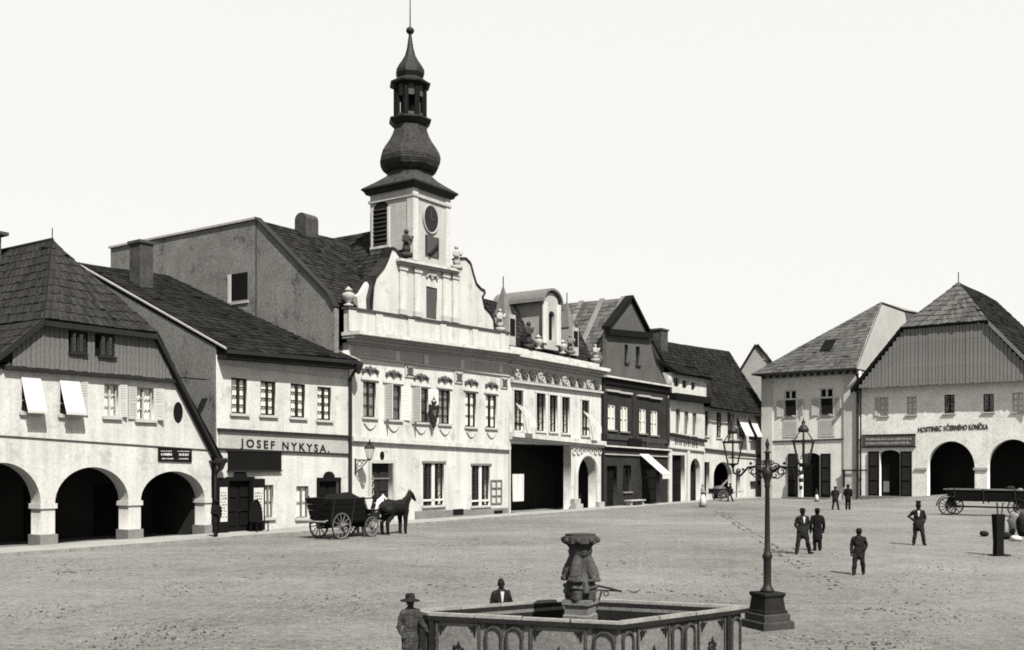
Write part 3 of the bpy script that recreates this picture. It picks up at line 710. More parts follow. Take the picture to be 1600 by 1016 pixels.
# ================================================================== town hall
def vase(h, u, d, z0, ht, m, r=.3, parent=None, name='urn'):
    pr = [(.75, 0), (.75, .08), (.4, .12), (.35, .2), (.8, .34), (1.0, .5), (.95, .62), (.5, .7), (.55, .76), (.75, .8), (.4, .88), (.15, .97), (.05, 1)]
    return h.part(MB().lathe([(a * r, z0 + b * ht) for a, b in pr], (u, d), 12), name, m, parent, True)
def statue(h, u, d, z0, ht, m):
    g = MB(); g.box(u - .28, u + .28, d - .28, d + .28, z0, z0 + ht * .16)
    g.lathe([(.24, z0 + ht * .16), (.3, z0 + ht * .3), (.2, z0 + ht * .55), (.3, z0 + ht * .72), (.12, z0 + ht * .82)], (u, d), 9, 0, 1, .8)
    g.ball((u, d, z0 + ht * .9), ht * .09, 9, 6)
    g.tube([(u - .26, d, z0 + ht * .72), (u - .42, d - .1, z0 + ht * .55), (u - .1, d - .28, z0 + ht * .5)], .09, 6)
    g.tube([(u + .26, d, z0 + ht * .72), (u + .45, d, z0 + ht * .62), (u + .5, d - .1, z0 + ht * .8)], .09, 6)
    return h.part(g, 'statue', m, None, True)
def house_c():
    u0, u1 = 18.62, 34.72
    h = House('town_hall', 'white baroque town hall with onion topped clock tower', 'town hall', R, u0); f = h.fr
    W_ = [(567.4, 596, 587.4, 652.5), (601.4, 601, 626.5, 656.5), (645, 605.5, 669, 660.5), (685.4, 609, 703.3, 663), (727, 613, 744, 667.5), (759, 617, 775.5, 669)]
    for i, p in enumerate(W_):
        r = h.rect(*p); sh_ = ((1, 172),) if i in (1,) else (((1, 168), (-1, 100)) if i == 2 else ())
        if i == 1: sh_ = ((1, 172), (-1, 100))
        wn = h.window(r, frame='wood_dark', nx=2, nz=3 if i != 3 else 4, rec=.10, bar=.07, sill='relief', shutters=sh_, sh_mat='paint_white', cur='net_grey' if i in (0, 3) else ('cloth_grey' if i in (1, 2) else 'curtain'))
        c = (r[0] + r[1]) / 2; w = r[1] - r[0]
        ornament(h, c, r[3] + .62, 1.35)
        h.part(MB().box(r[0] - .22, r[1] + .22, -.1, -.003, r[3] + .1, r[3] + .24), 'window_hood', 'plaster_bright', wn)
        g = MB(); g.tube([(c - .5 + t / 10, -.04, r[2] - .35 - .34 * math.sin(math.pi * t / 10)) for t in range(11)], .05, 6)
        h.part(g, 'garland', 'relief', wn)
    for p in ((661, 724, 693.6, 789), (737, 727.6, 765, 789.5)):
        r = h.rect(*p); wn = h.window(r, frame='wood_dark', nx=4, nz=3, rec=.12, bar=.06, sill='relief', cur=None)
        c = (r[0] + r[1]) / 2
        h.part(MB().box(c - .13, c + .13, .02, .11, r[2], r[3]), 'mullion', 'paint_white', wn)
        h.part(MB().box(r[0] - .12, r[1] + .16, -.08, -.003, r[3] + .003, r[3] + .14), 'lintel', 'wood_mid', wn)
        h.part(MB().box(r[0] + .02, r[1] - .02, .02, .1, r[2] + .28, r[2] + .4), 'transom', 'paint_white', wn)
    r = h.rect(766.5, 750.7, 782.6, 786)
    g = MB()
    for i in range(3): x = r[0] + (r[1] - r[0]) * i / 2; g.box(x - .035, x + .035, -.1, -.02, r[2], r[3])
    for i in range(4): z = r[2] + (r[3] - r[2]) * i / 3; g.box(r[0], r[1], -.09, -.03, z - .03, z + .03)
    h.part(g, 'casement', 'wood_mid')
    d = h.rect(579.5, 724, 613.5, 822); d = (d[0], d[1], .12, d[3])
    dr = h.door(d, m='wood_dark', leaves=2, rec=.3, panels=4)
    h.part(MB().box(d[0] - .2, d[0] - .003, -.08, .02, .12, d[3] + .2).box(d[1] + .003, d[1] + .2, -.08, .02, .12, d[3] + .2).box(d[0] - .003, d[1] + .003, -.08, .02, d[3] + .003, d[3] + .2), 'door_surround', 'relief', dr)
    h.part(MB().box(d[0], d[1], .25, .34, d[3] - .95, d[3] - .87), 'transom', 'wood_mid', dr)
    g = MB()
    for i in range(6):
        zz = .6 + i * .42; g.ring((d[0] + .38, .28, zz), .16, .03, 'y', 12, 5)
    h.part(g, 'iron_grille', 'plaster_grey', dr)
    h.wall('wall', 'plaster_bright', [(u0, -.3), (u1, -.3), (u1, 10.75), (u0, 10.55)], 0, .5)
    shell(h, u0, u1, .5, 13, -.2, 10.4, 'plaster_rough')
    # plinth, bands, frieze, cornice, parapet
    b = h.band('plinth', 'plinth', (648, 799), (793, 793.5), .95, .06)
    for p in ((708, 796, 724, 804), (772, 798, 785, 806)):
        r = h.rect(*p, -.07); h.part(MB().box(r[0], r[1], -.09, -.061, r[2], r[3]), 'cellar_vent', 'wood_black', b)
    h.band('floor_band', 'plaster_bright', (548.5, 682), (794.5, 697.5), .26, .22)
    h.band('floor_band', 'plaster_bright', (548.5, 688), (794.5, 703.5), .12, .1)
    h.band('frieze_moulding', 'relief', (549, 554.5), (794.5, 586.5), .10, .12)
    fz = h.band('frieze', 'plaster_grey', (549, 538), (794.5, 570.5), .58, .03)
    for px in (620, 665, 721, 781):
        a = f.at(px, 545); zz = f.at(px, 540 + (px - 549) * .131)[1]
        h.part(MB().box(a[0] - .22, a[0] + .22, -.07, -.035, zz - .6, zz + .02), 'triglyph', 'plaster_bright', fz)
    for px, py in ((639, 580), (716, 590), (787, 598.5)):
        a = f.at(px, py); cx = h.part(MB().box(a[0] - .42, a[0] + .42, -.08, -.003, a[1] - .38, a[1] + .38), 'cartouche', 'relief')
        g = MB().ring((a[0], -.1, a[1]), .2, .06, 'y', 12, 5); g.tube([(a[0] - .3, -.1, a[1] + .28), (a[0] + .3, -.1, a[1] - .28)], .05, 5).tube([(a[0] - .3, -.1, a[1] - .28), (a[0] + .3, -.1, a[1] + .28)], .05, 5)
        h.part(g, 'cartouche_relief', 'relief_dark', cx)
    A, B = f.at(549, 520), f.at(794.5, 551)
    cor = h.part(MB().bar(u0 - .3, A[1], u1 + .2, B[1], .2, -1.1, .3), 'cornice', 'plaster_bright')
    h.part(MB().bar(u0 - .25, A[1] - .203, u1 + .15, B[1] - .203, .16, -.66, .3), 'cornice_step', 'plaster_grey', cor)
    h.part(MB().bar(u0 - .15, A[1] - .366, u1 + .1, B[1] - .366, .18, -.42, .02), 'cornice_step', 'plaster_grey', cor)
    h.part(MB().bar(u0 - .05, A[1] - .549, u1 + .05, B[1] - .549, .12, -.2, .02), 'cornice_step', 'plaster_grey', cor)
    C_, D_ = f.at(537, 482), f.at(790, 521.5)
    pr = h.part(MB().hexa([(u0 - .1, -.1, A[1] + .01), (u1 - .1, -.1, B[1] + .01), (u1 - .1, .3, B[1] + .01), (u0 - .1, .3, A[1] + .01), (u0 - .1, -.1, C_[1]), (u1 - .1, -.1, D_[1]), (u1 - .1, .3, D_[1]), (u0 - .1, .3, C_[1])]), 'parapet', 'plaster_white')
    h.part(MB().bar(u0 - .2, C_[1] + .13, u1, D_[1] + .13, .125, -.2, .4), 'parapet_coping', 'stone_mid', pr)
    for px in (548, 590, 640, 690, 740, 783):
        a = f.at(px, 500); q = (a[0] - u0) / (u1 - u0); zt = C_[1] + (D_[1] - C_[1]) * q; zb = A[1] + (B[1] - A[1]) * q
        h.part(MB().box(a[0] - .3, a[0] + .3, -.16, -.103, zb + .08, zt - .03), 'parapet_pier', 'plaster_white', pr)
    # firewall towards the shop house and the main roof behind the parapet
    zr = 18.35; dr_ = 6.85
    fw = [(.32, 7), (21.5, 7), (21.5, 18.35), (dr_, zr), (.9, 13.2), (.32, 12.4)]
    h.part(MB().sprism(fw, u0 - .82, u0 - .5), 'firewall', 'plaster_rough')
    a = f.atu(361.5, 429, u0 - .82); b_ = f.atu(387, 467, u0 - .82)
    wn = h.part(MB().box(u0 - .83, u0 - .80, b_[0], a[0], b_[1], a[1]), 'attic_window', 'wood_black')
    h.part(MB().box(u0 - .87, u0 - .821, a[0] + .003, a[0] + .3, b_[1] - .1, a[1]), 'window_reveal', 'plaster_white', wn)  # white strip paints the sunlit reveal onto the wall face
    h.part(MB().box(u0 - .9, u0 - .821, b_[0] - .1, a[0] + .3, b_[1] - .25, b_[1] - .101), 'window_sill', 'plaster_grey', wn)
    h.part(MB().box(u0 - .845, u0 - .819, dr_ - .05, dr_ + .05, 8, zr - .1), 'wall_joint', 'plaster_dark')
    h.part(MB().sprism([(.3, 12.5), (.9, 13.3), (dr_, zr + .05), (dr_, zr + .17), (.8, 13.35), (.28, 12.55)], u0 - .95, u0 - .45), 'verge_capping', 'tin_dark')
    h.part(MB().box(u0 - .95, u0 - .45, dr_ + .01, 21.6, zr + .02, zr + .15), 'verge_capping', 'plaster_grey')
    roof(h, [(u0 - .48, .4, 12.75), (u1 - .4, .4, 12.75), (u1 - .4, dr_, zr), (u0 - .48, dr_, zr)], 'slate', 24, .32)
    h.part(MB().slab([(u1 - .4, 14, 11.9), (u0 - .48, 14, 11.9), (u0 - .48, dr_, zr), (u1 - .4, dr_, zr)], .2), 'rear_roof', 'slate')
    h.part(MB().slab([(u0 - .48, 21.5, zr), (u0 - .48, dr_, zr), (u0 + 8, 14, 11), (u0 + 8, 21.5, 11)], .2), 'rear_roof', 'slate')
    h.part(MB().sprism([(.5, 10), (13.5, 10), (13.5, 12.4), (dr_, zr - .3), (.5, 12.4)], u1 - .7, u1 - .42), 'side_gable', 'plaster_grey')
    cu = 21.5
    c = h.part(MB().box(cu - .1, cu + 1.0, dr_ - .5, dr_ + .5, zr - .8, zr + .75), 'chimney', 'brick_chimney')
    h.part(MB().sprism([(dr_ - .5 + .5 - .5 * math.cos(i * math.pi / 8), zr + .752 + .42 * math.sin(i * math.pi / 8)) for i in range(9)], cu - .1, cu + 1.0), 'chimney_hood', 'brick_chimney', c)
    # cross roof behind the gable
    cg = 26.3; zc = 19.0
    roof(h, [(cg - 6.0, 9.5, 12.3), (cg - 6.0, .5, 12.3), (cg, .5, zc), (cg, 9.5, zc)], 'slate', 22, .32)
    roof(h, [(cg + 6.2, .5, 12.3), (cg + 6.2, 9.5, 12.3), (cg, 9.5, zc), (cg, .5, zc)], 'slate', 22, .32)
    # curved front gable
    gp = [(581, 486), (583.5, 448), (588, 433), (600, 419), (607, 404), (612, 389), (617, 391), (626, 404), (718, 424), (719, 405), (727, 405), (734, 412), (738, 428), (743, 444), (750, 452), (757, 456), (752.5, 464), (756, 481), (764, 489), (770, 499), (772, 521)]
    G = [f.at(x, y, .3) for x, y in gp]
    nu, nt_ = f.at(666, 447, .3); nv, nb = f.at(683, 500, .3)
    me = wall_obj('front_gable', 'plaster_white', h.root, G, [[(nu, nb), (nv, nb), (nv, nt_), (nu, nt_)]], .3, .75)
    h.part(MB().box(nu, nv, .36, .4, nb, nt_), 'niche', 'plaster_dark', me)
    g = MB()
    for i in range(len(G) - 1):
        if 7 <= i <= 8: continue
        (x0, z0), (x1, z1) = G[i], G[i + 1]
        dx, dz = x1 - x0, z1 - z0; L_ = math.hypot(dx, dz) or 1; ox, oz = -dz / L_ * .12, dx / L_ * .12
        if ox * (x0 - 26.5) + max(0, oz) < 0 and oz < .02: ox, oz = -ox, -oz
        g.hexa([(x0, .22, z0), (x1, .22, z1), (x1, 1.0, z1), (x0, 1.0, z0), (x0 + ox, .22, z0 + oz), (x1 + ox, .22, z1 + oz), (x1 + ox, 1.0, z1 + oz), (x0 + ox, 1.0, z0 + oz)])
        if i in (6, len(G) - 2): h.part(g, 'gable_coping', 'slate', me); g = MB()  # dark slate strip paints the shadowed edge of the gable
    V = [f.at(x, y, .3) for x, y in ((560, 486), (558, 463), (566, 458), (577, 440), (579, 447), (574, 468), (575, 486))]
    h.part(MB().prism(V, .3, .7), 'volute', 'plaster_white', me)
    h.part(MB().tube([(x, .3, z) for x, z in V[3:]], .13, 6), 'volute_edge', 'stone_dark', me)
    for px in (629, 652, 696, 711):
        a = f.at(px, 420, .25); top_ = f.at(px, 413 + (px - 626) * .18, .25)[1]; bot = f.at(px, 491 + (px - 626) * .155, .25)[1]
        p_ = h.part(MB().box(a[0] - .3, a[0] + .3, .18, .297, bot, top_), 'pilaster', 'plaster_bright', me)
        h.part(MB().box(a[0] - .38, a[0] + .38, .12, .296, top_ - .35, top_ - .12), 'pilaster_capital', 'relief', p_)
        h.part(MB().box(a[0] - .38, a[0] + .38, .10, .296, bot - .02, bot + .3), 'pilaster_base', 'relief', p_)
    a, b_ = f.at(624, 406, 0), f.at(720, 424, 0)
    h.part(MB().bar(a[0], a[1] + .1, b_[0], b_[1] + .1, .16, -.12, .4), 'gable_cornice', 'plaster_bright', me)
    h.part(MB().bar(a[0] + .1, a[1] - .063, b_[0] - .1, b_[1] - .063, .14, .06, .4), 'gable_cornice', 'plaster_grey', me)
    c_ = f.at(675, 433, .25); ornament(h, c_[0], c_[1], 1.1, 'plaster_grey', .24)
    # tower shaft
    tu0, tu1 = 24.35, 28.0; td0, td1 = .02, 3.6; tz = 20.75
    tw = h.part(MB().box(tu0, tu1, td0, td1, f.at(672, 413, 0)[1], tz), 'tower', 'plaster_tower')
    for x0, x1, y0, y1 in ((tu0 - .05, tu0 + .45, td0 - .05, td0 + .45), (tu1 - .45, tu1 + .05, td0 - .05, td0 + .45)):
        h.part(MB().box(x0, x1, y0, y1, f.at(672, 413, 0)[1] + .02, tz - .01), 'corner_pilaster', 'plaster_white', tw)
    h.part(MB().box(tu0 - .1, tu1 + .1, td0 - .12, td1 + .1, tz - .55, tz - .4), 'tower_moulding', 'plaster_tower', tw)
    cu_, cz = f.at(674.5, 342.5, -.1)
    ck = h.part(MB().prism([(cu_ + .68 * math.cos(t * math.pi / 16), cz + .82 * math.sin(t * math.pi / 16)) for t in range(32)], -.06, .03), 'clock_face', 'tin_dark', tw)
    g = MB()
    for t in range(32):
        a0, a1 = t * math.pi / 16, (t + 1) * math.pi / 16
        g.tube([(cu_ + .74 * math.cos(a0), -.05, cz + .88 * math.sin(a0)), (cu_ + .74 * math.cos(a1), -.05, cz + .88 * math.sin(a1))], .06, 5)
    h.part(g, 'clock_ring', 'plaster_tower', ck)
    h.part(MB().box(cu_ - .02, cu_ + .02, -.085, -.061, cz, cz + .6).box(cu_, cu_ + .38, -.085, -.061, cz - .02, cz + .02), 'clock_hand', 'relief_dark', ck)
    r = h.rect(666, 367, 683.5, 404, 0)
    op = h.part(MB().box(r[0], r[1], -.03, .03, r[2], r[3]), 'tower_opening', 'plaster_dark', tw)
    h.part(MB().box(r[0] - .08, r[0], -.06, .0, r[2], r[3]).box(r[1], r[1] + .08, -.06, 0, r[2], r[3]), 'opening_frame', 'wood_dark', tw)
    h.part(MB().tube([(r[0] + .15, -.12, r[2] + .1), (r[1] - .1, -.12, r[3] - .5)], .1, 6), 'brace', 'wood_dark', tw)
    # louvred sound hole on the left flank
    a = f.atu(584.5, 318, tu0); b_ = f.atu(607, 381, tu0)
    dA, dB = a[0], b_[0]; zb, zt = b_[1], a[1]
    mid = (dA + dB) / 2; rr = abs(dA - dB) / 2
    prof = [(dB, zb), (dA, zb)] + [(mid + rr * math.cos(i * math.pi / 10), zt - rr * .6 + rr * .6 * math.sin(i * math.pi / 10)) for i in range(11)]
    lv = h.part(MB().sprism(prof, tu0 - .04, tu0 - .003), 'sound_hole', 'wood_black', tw)
    h.part(MB().box(tu0 - .14, tu0 - .003, dB - .14, dB - .003, zb - .1, zt - .4).box(tu0 - .14, tu0 - .003, dA + .003, dA + .14, zb - .1, zt - .4).box(tu0 - .18, tu0 - .003, dB - .2, dA + .2, zb - .25, zb - .1), 'sound_hole_frame', 'plaster_white', tw)
    n = 9
    for i in range(n):
        z = zb + (zt - zb - .3) * i / n
        h.part(MB().hexa([(tu0 - .12, dB, z), (tu0 - .05, dB, z + .12), (tu0 - .05, dA, z + .12), (tu0 - .12, dA, z), (tu0 - .12, dB, z + .03), (tu0 - .05, dB, z + .15), (tu0 - .05, dA, z + .15), (tu0 - .12, dA, z + .03)]), 'louvre', 'wood_dark', tw)
    # helm: eave, skirt, onion, lantern, little onion, spire
    cx, cy = (tu0 + tu1) / 2, (td0 + td1) / 2; q8 = RAD(22.5); s2 = 1.41421
    def sq(hs): return hs * s2
    hm = h.part(MB().lathe([(sq(2.0), tz + .003), (sq(2.1), tz + .2), (sq(2.22), tz + .3), (sq(2.22), tz + .4)], (cx, cy), 4, RAD(45)), 'tower_eave', 'tin_dark')
    g = MB(); k0 = 0
    sqp = [(2.2, tz + .41), (1.75, tz + .85), (1.36, tz + 1.22), (1.25, tz + 1.5)]
    rings = []
    for i, (r_, z) in enumerate(sqp):
        t_ = i / 3.0; ring_ = []
        for j in range(16):
            an = 2 * math.pi * j / 16; c0, s0 = math.cos(an), math.sin(an)
            sqr = r_ / max(abs(c0), abs(s0)); oc = r_ * 1.04 / math.cos(((an + RAD(22.5)) % RAD(45)) - RAD(22.5))
            rad = sqr * (1 - t_) + oc * t_; ring_.append((cx + c0 * rad, cy + s0 * rad, z))
        rings += ring_
    g.add(rings, [(i * 16 + j, i * 16 + (j + 1) % 16, (i + 1) * 16 + (j + 1) % 16, (i + 1) * 16 + j) for i in range(3) for j in range(16)])
    h.part(g, 'helm_skirt', 'slate_dome', hm)
    def course_onion(prof, n, m, name):
        g = MB()
        for i in range(len(prof) - 1):
            (r0, z0), (r1, z1) = prof[i], prof[i + 1]
            steps = max(2, int((abs(z1 - z0) + abs(r1 - r0)) / .2))
            for k in range(steps):
                a0, a1 = k / steps, (k + 1) / steps
                g.lathe([(r0 + (r1 - r0) * a0 + .012, z0 + (z1 - z0) * a0), (r0 + (r1 - r0) * a1, z0 + (z1 - z0) * a1)], (cx, cy), n, q8)
        return h.part(g, name, m, hm)
    course_onion([(1.3, tz + 1.45), (1.62, tz + 1.6), (1.86, tz + 1.82), (2.0, tz + 2.1), (2.04, tz + 2.4), (1.95, tz + 2.72), (1.74, tz + 3.08), (1.48, tz + 3.45), (1.26, tz + 3.85), (1.14, tz + 4.2), (1.08, tz + 4.5)], 8, 'slate_dome', 'onion_dome')
    h.part(MB().lathe([(1.05, tz + 4.5), (1.2, tz + 4.6), (1.42, tz + 4.85), (1.42, tz + 4.95), (1.1, tz + 5.05)], (cx, cy), 8, q8), 'lantern_sill', 'tin_dark', hm)
    for j in range(8):
        an = 2 * math.pi * j / 8 + q8
        h.part(MB().lathe([(.2, tz + 5.05), (.2, tz + 7.05)], (cx + .92 * math.cos(an), cy + .92 * math.sin(an)), 6, an), 'lantern_post', 'wood_black', hm)
    g = MB()
    for j in range(8):
        a0 = 2 * math.pi * j / 8 + q8; a1 = a0 + math.pi / 4
        p0 = Vector((cx + .98 * math.cos(a0), cy + .98 * math.sin(a0), 0)); p1 = Vector((cx + .98 * math.cos(a1), cy + .98 * math.sin(a1), 0)); inn = Vector((cx, cy, 0))
        for z0, z1 in ((tz + 5.05, tz + 5.28), (tz + 6.35, tz + 7.06)):
            i0, i1 = p0.lerp(inn, .15), p1.lerp(inn, .15)
            g.hexa([(p0.x, p0.y, z0), (p1.x, p1.y, z0), (i1.x, i1.y, z0), (i0.x, i0.y, z0), (p0.x, p0.y, z1), (p1.x, p1.y, z1), (i1.x, i1.y, z1), (i0.x, i0.y, z1)])
    tag(h.part(g, 'lantern_frame', 'plaster_dark', hm), kind='stuff')
    h.part(MB().lathe([(.1, tz + 5.9), (.26, tz + 5.5), (.2, tz + 5.9), (.03, tz + 6.2), (.03, tz + 7)], (cx, cy), 8), 'bell', 'iron', hm)
    h.part(MB().lathe([(1.0, tz + 7.06), (1.35, tz + 7.15), (1.38, tz + 7.25), (1.05, tz + 7.45), (.8, tz + 7.65)], (cx, cy), 8, q8), 'lantern_roof', 'tin_dark', hm)
    course_onion([(.66, tz + 7.58), (.84, tz + 7.7), (.95, tz + 7.9), (.95, tz + 8.12), (.8, tz + 8.4), (.56, tz + 8.75), (.36, tz + 9.1), (.22, tz + 9.6), (.13, tz + 10.2), (.08, tz + 10.6)], 8, 'tin_dark', 'small_onion')
    h.part(MB().ball((cx, cy, tz + 10.75), .27, 12, 8, (1, 1, .85)), 'finial_ball', 'tin_dark', hm, True)
    h.part(MB().tube([(cx, cy, tz + 10.9), (cx, cy, tz + 14.2)], [.045, .02], 6), 'lightning_rod', 'iron', hm)
    # urns and figures on the gable
    a = f.at(631, 404, .3); statue(h, a[0], .1, a[1] + .05, 1.75, 'stone_dark')
    a = f.at(709.5, 423, .3); statue(h, a[0], .1, a[1] + .05, 1.6, 'plaster_grey')
    a = f.at(546.5, 480, 0); vase(h, a[0], .1, a[1] + .05, 1.15, 'stone_light', .38)
    a = f.at(783, 520, 0); statue(h, a[0], .1, a[1] + .1, 1.6, 'stone_light')
    # double eagle over the middle windows
    e = f.at(677.5, 646, -.3); k = 1.0
    half = [(0, .62), (.07, .72), (.16, .8), (.24, .74), (.2, .62), (.12, .52), (.2, .42), (.38, .56), (.5, .5), (.46, .3), (.5, .12), (.42, -.05), (.44, -.22), (.32, -.3), (.2, -.28), (.26, -.5), (.14, -.62), (.1, -.85), (0, -.98)]
    loop = [(e[0] + x, e[1] + z) for x, z in half] + [(e[0] - x, e[1] + z) for x, z in reversed(half[1:-1])]
    em = wall_obj('eagle_emblem', 'iron', h.root, loop, [], -.36, -.28)
    h.part(MB().prism([(e[0] + x, e[1] + z) for x, z in ((-.17, -.02), (-.17, .2), (.17, .2), (.17, -.02), (0, -.24))], -.40, -.361), 'shield', 'relief_dark', em)
    h.part(MB().box(e[0] - .14, e[0] + .14, -.36, -.3, e[1] + .84, e[1] + .9).box(e[0] - .03, e[0] + .03, -.35, -.31, e[1] + .9, e[1] + 1.05), 'crown', 'iron', em)
    h.part(MB().box(e[0] - .05, e[0] + .05, -.28, -.01, e[1] - .05, e[1] + .05), 'bracket', 'iron', em)
    o_ = f.at(597.5, 712, -.05)
    h.part(MB().prism([(o_[0] + .17 * math.cos(t * math.pi / 8), o_[1] + .26 * math.sin(t * math.pi / 8)) for t in range(16)], -.06, -.004), 'oval_plate', 'wood_black')
house_c()
def wall_lantern():
    u, z = R.at(579, 716, -1.1)
    root = empty('wall_lantern', R.world(19.2, 0, 0), R.ang, (19.2, 0, 0), 'glazed gas lantern on a scrolled bracket beside the town hall door', 'lantern')
    a = R.at(552, 720, 0)[0]; zb = R.at(566, 719, -.6)[1]
    g = MB().tube([(a + .15, 0, zb), (a + .15, -1.15, zb)], .035, 6); g.tube([(a + .15, 0, zb - .75), (a + .15, -.45, zb - .5), (a + .15, -.95, zb - .05)], .03, 6).ring((a + .15, -.35, zb - .22), .16, .025, 'x', 14, 5).ring((a + .15, -.68, zb - .14), .1, .02, 'x', 12, 5).box(a + .1, a + .2, -.04, -.003, zb - .85, zb + .1)
    g.build('bracket', 'iron', root)
    c = (a + .15, -1.12)
    MB().lathe([(.14, zb + .08), (.14, zb + .12), (.27, zb + .62), (.29, zb + .66)], c, 6).build('pane', GLASS, root)
    g = MB()
    for j in range(6):
        t = 2 * math.pi * j / 6; g.tube([(c[0] + .14 * math.cos(t), c[1] + .14 * math.sin(t), zb + .08), (c[0] + .28 * math.cos(t), c[1] + .28 * math.sin(t), zb + .64)], .016, 4)
    g.build('cage', 'iron', root)
    MB().lathe([(.32, zb + .64), (.32, zb + .68), (.2, zb + .86), (.1, zb + .9), (.13, zb + 1.0), (.05, zb + 1.06), (.02, zb + 1.2)], c, 6).build('lantern_roof', 'iron', root)
    MB().lathe([(.05, zb), (.15, zb + .07), (.15, zb + .085)], c, 6).build('lantern_base', 'iron', root)
wall_lantern()
# ================================================================== ornate arcaded house right of the town hall
def house_d():
    u0, u1 = 34.8, 47.85
    h = House('ornate_house', 'ornate white house with statues and arched dormer right of the town hall', 'house', R, u0); f = h.fr
    for i, p in enumerate(((802.6, 609, 817, 673), (837.7, 614, 852.2, 674), (858.2, 617, 870.8, 675), (877.5, 620, 890, 677), (908.6, 625, 920, 681))):
        r = h.rect(*p)
        wn = h.window(r, frame='wood_black', nx=2, nz=3, rec=.16, sill='plaster_bright', cur=None, surround='plaster_bright')
        if i in (0, 4):
            g = MB()
            for k in range(3):
                x = r[0] + .3 + k * .38; g.tube([(x, -.02, r[2] + 1.9 - k * .1), (x + .35, -.9, r[2] + .7)], .045, 5)
            h.part(g, 'awning_rod', 'paint_white', wn)
            h.part(MB().hexa([(r[0] + .55, -.98, r[2] + .2), (r[1] + .35, -.98, r[2] + .2), (r[1] + .35, -.92, r[2] + .2), (r[0] + .55, -.92, r[2] + .2), (r[0] + .55, -.95, r[2] + .75), (r[1] + .35, -.95, r[2] + .75), (r[1] + .35, -.9, r[2] + .75), (r[0] + .55, -.9, r[2] + .75)]), 'awning', 'canvas', wn)
    ua, zt = f.at(798, 693); ub, _ = f.at(892.5, 701)
    h.holes.append([(ua, -.2), (ub, -.2), (ub, zt), (ua, zt)])
    pa, ps = f.at(901, 745); pb, _ = f.at(931, 745); pc = f.at(915, 714.5)[1]
    h.holes.append(arch_loop(pa, pb, -.2, ps, pc, 18))
    h.wall('wall', 'plaster_bright', [(u0, -.3), (u1, -.3), (u1, 10.9), (u0, 10.7)], 0, .7)
    shell(h, u0, u1, .7, 12, -.2, 10.5, 'interior')
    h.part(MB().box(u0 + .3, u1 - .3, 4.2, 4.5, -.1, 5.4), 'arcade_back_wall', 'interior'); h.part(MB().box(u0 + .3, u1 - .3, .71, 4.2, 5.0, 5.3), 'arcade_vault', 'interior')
    # portal moulding, pier foot, hanging cloth and goods in the arcade
    g = MB(); n = 18
    pts = [((pa + pb) / 2 + ((pb - pa) / 2 + .18) * math.cos(math.pi * i / n), ps + (pc - ps + .18) * math.sin(math.pi * i / n)) for i in range(n + 1)]
    g.tube([(pts[0][0], -.06, 0)] + [(x, -.06, z) for x, z in pts] + [(pts[-1][0], -.06, 0)], .16, 6)
    h.part(g, 'portal_moulding', 'plaster_white')
    h.part(MB().box(ub - .15, pa + .15, -.5, -.02, -.05, .5).box(ub - .05, pa + .02, -.35, -.02, .5, .9), 'pier_foot', 'stone_light')
    h.part(MB().box(pb - .02, pb + .9, -.3, -.02, -.05, .55), 'pier_foot', 'stone_light')
    g = MB(); a, b = f.at(893, 695), f.at(940, 701)
    for k in range(7):
        x = a[0] + (b[0] - a[0]) * (k + .5) / 7; g.ring((x, -.05, f.at(0 + 893 + 47 * (k + .5) / 7, 703)[1] - .15), .22, .06, 'y', 10, 5)
    h.part(g, 'rosette_frieze', 'relief')
    r = h.rect(799.5, 741, 819, 783, .6)
    cl = h.part(cloth(r[0], r[1], r[2], r[3], .6, 18, .08), 'hanging_cloth', 'canvas')
    # bands, frieze with sculpted figures, cornice
    h.band('floor_band', 'plaster_bright', (796, 675), (941, 690), .34, .4)
    h.band('floor_band', 'plaster_bright', (796, 682), (941, 696.5), .2, .2)
    h.band('window_cornice', 'relief', (797, 594), (939, 612), .16, .25)
    fz = h.band('frieze', 'plaster_grey', (797, 572), (939, 592), .95, .06)
    for k in range(11):
        q = (k + .5) / 11; px = 799 + 138 * q; a = f.at(px, 583 + 20 * q, -.1)
        g = MB(); g.tube([(a[0] - .28, -.14, a[1] + .3), (a[0] - .05, -.14, a[1] - .1), (a[0] + .1, -.14, a[1] - .35)], [.07, .12, .05], 6).ball((a[0] + .02, -.14, a[1] + .25), .13, 7, 5).tube([(a[0] + .05, -.14, a[1] + .1), (a[0] + .35, -.14, a[1] + .3)], .07, 5).ring((a[0] + .38, -.13, a[1] - .1), .16, .05, 'y', 10, 5)
        h.part(g, 'relief_figure', 'relief_dark' if k % 3 else 'relief', fz)
    A, B = f.at(796, 552), f.at(939, 577)
    co = h.part(MB().bar(u0, A[1], u1 + .15, B[1], .25, -.8, .4), 'cornice', 'plaster_bright')
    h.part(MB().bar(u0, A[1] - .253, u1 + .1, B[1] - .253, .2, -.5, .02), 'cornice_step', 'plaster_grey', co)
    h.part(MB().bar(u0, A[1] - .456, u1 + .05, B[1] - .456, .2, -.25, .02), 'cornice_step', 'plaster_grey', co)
    px0 = 797
    pr = h.part(MB().bar(u0, f.at(797, 541)[1], 47.4, f.at(934, 569)[1], .55, -.1, .25), 'parapet', 'plaster_white')
    # mansard roof with arched dormer and small pointed dormers
    z0 = 11.2; zm = 15.4; dm = 2.6; zr = 16.6; dr = 7
    roof(h, [(u0, .35, z0), (u1, .35, z0), (u1, dm, zm), (u0, dm, zm)], 'slate', 14, .34)
    roof(h, [(u0, dm, zm), (u1, dm, zm), (u1, dr, zr), (u0, dr, zr)], 'slate', 10, .34)
    h.part(MB().slab([(u1, 13, 12), (u0, 13, 12), (u0, dr, zr), (u1, dr, zr)], .2), 'rear_roof', 'slate')
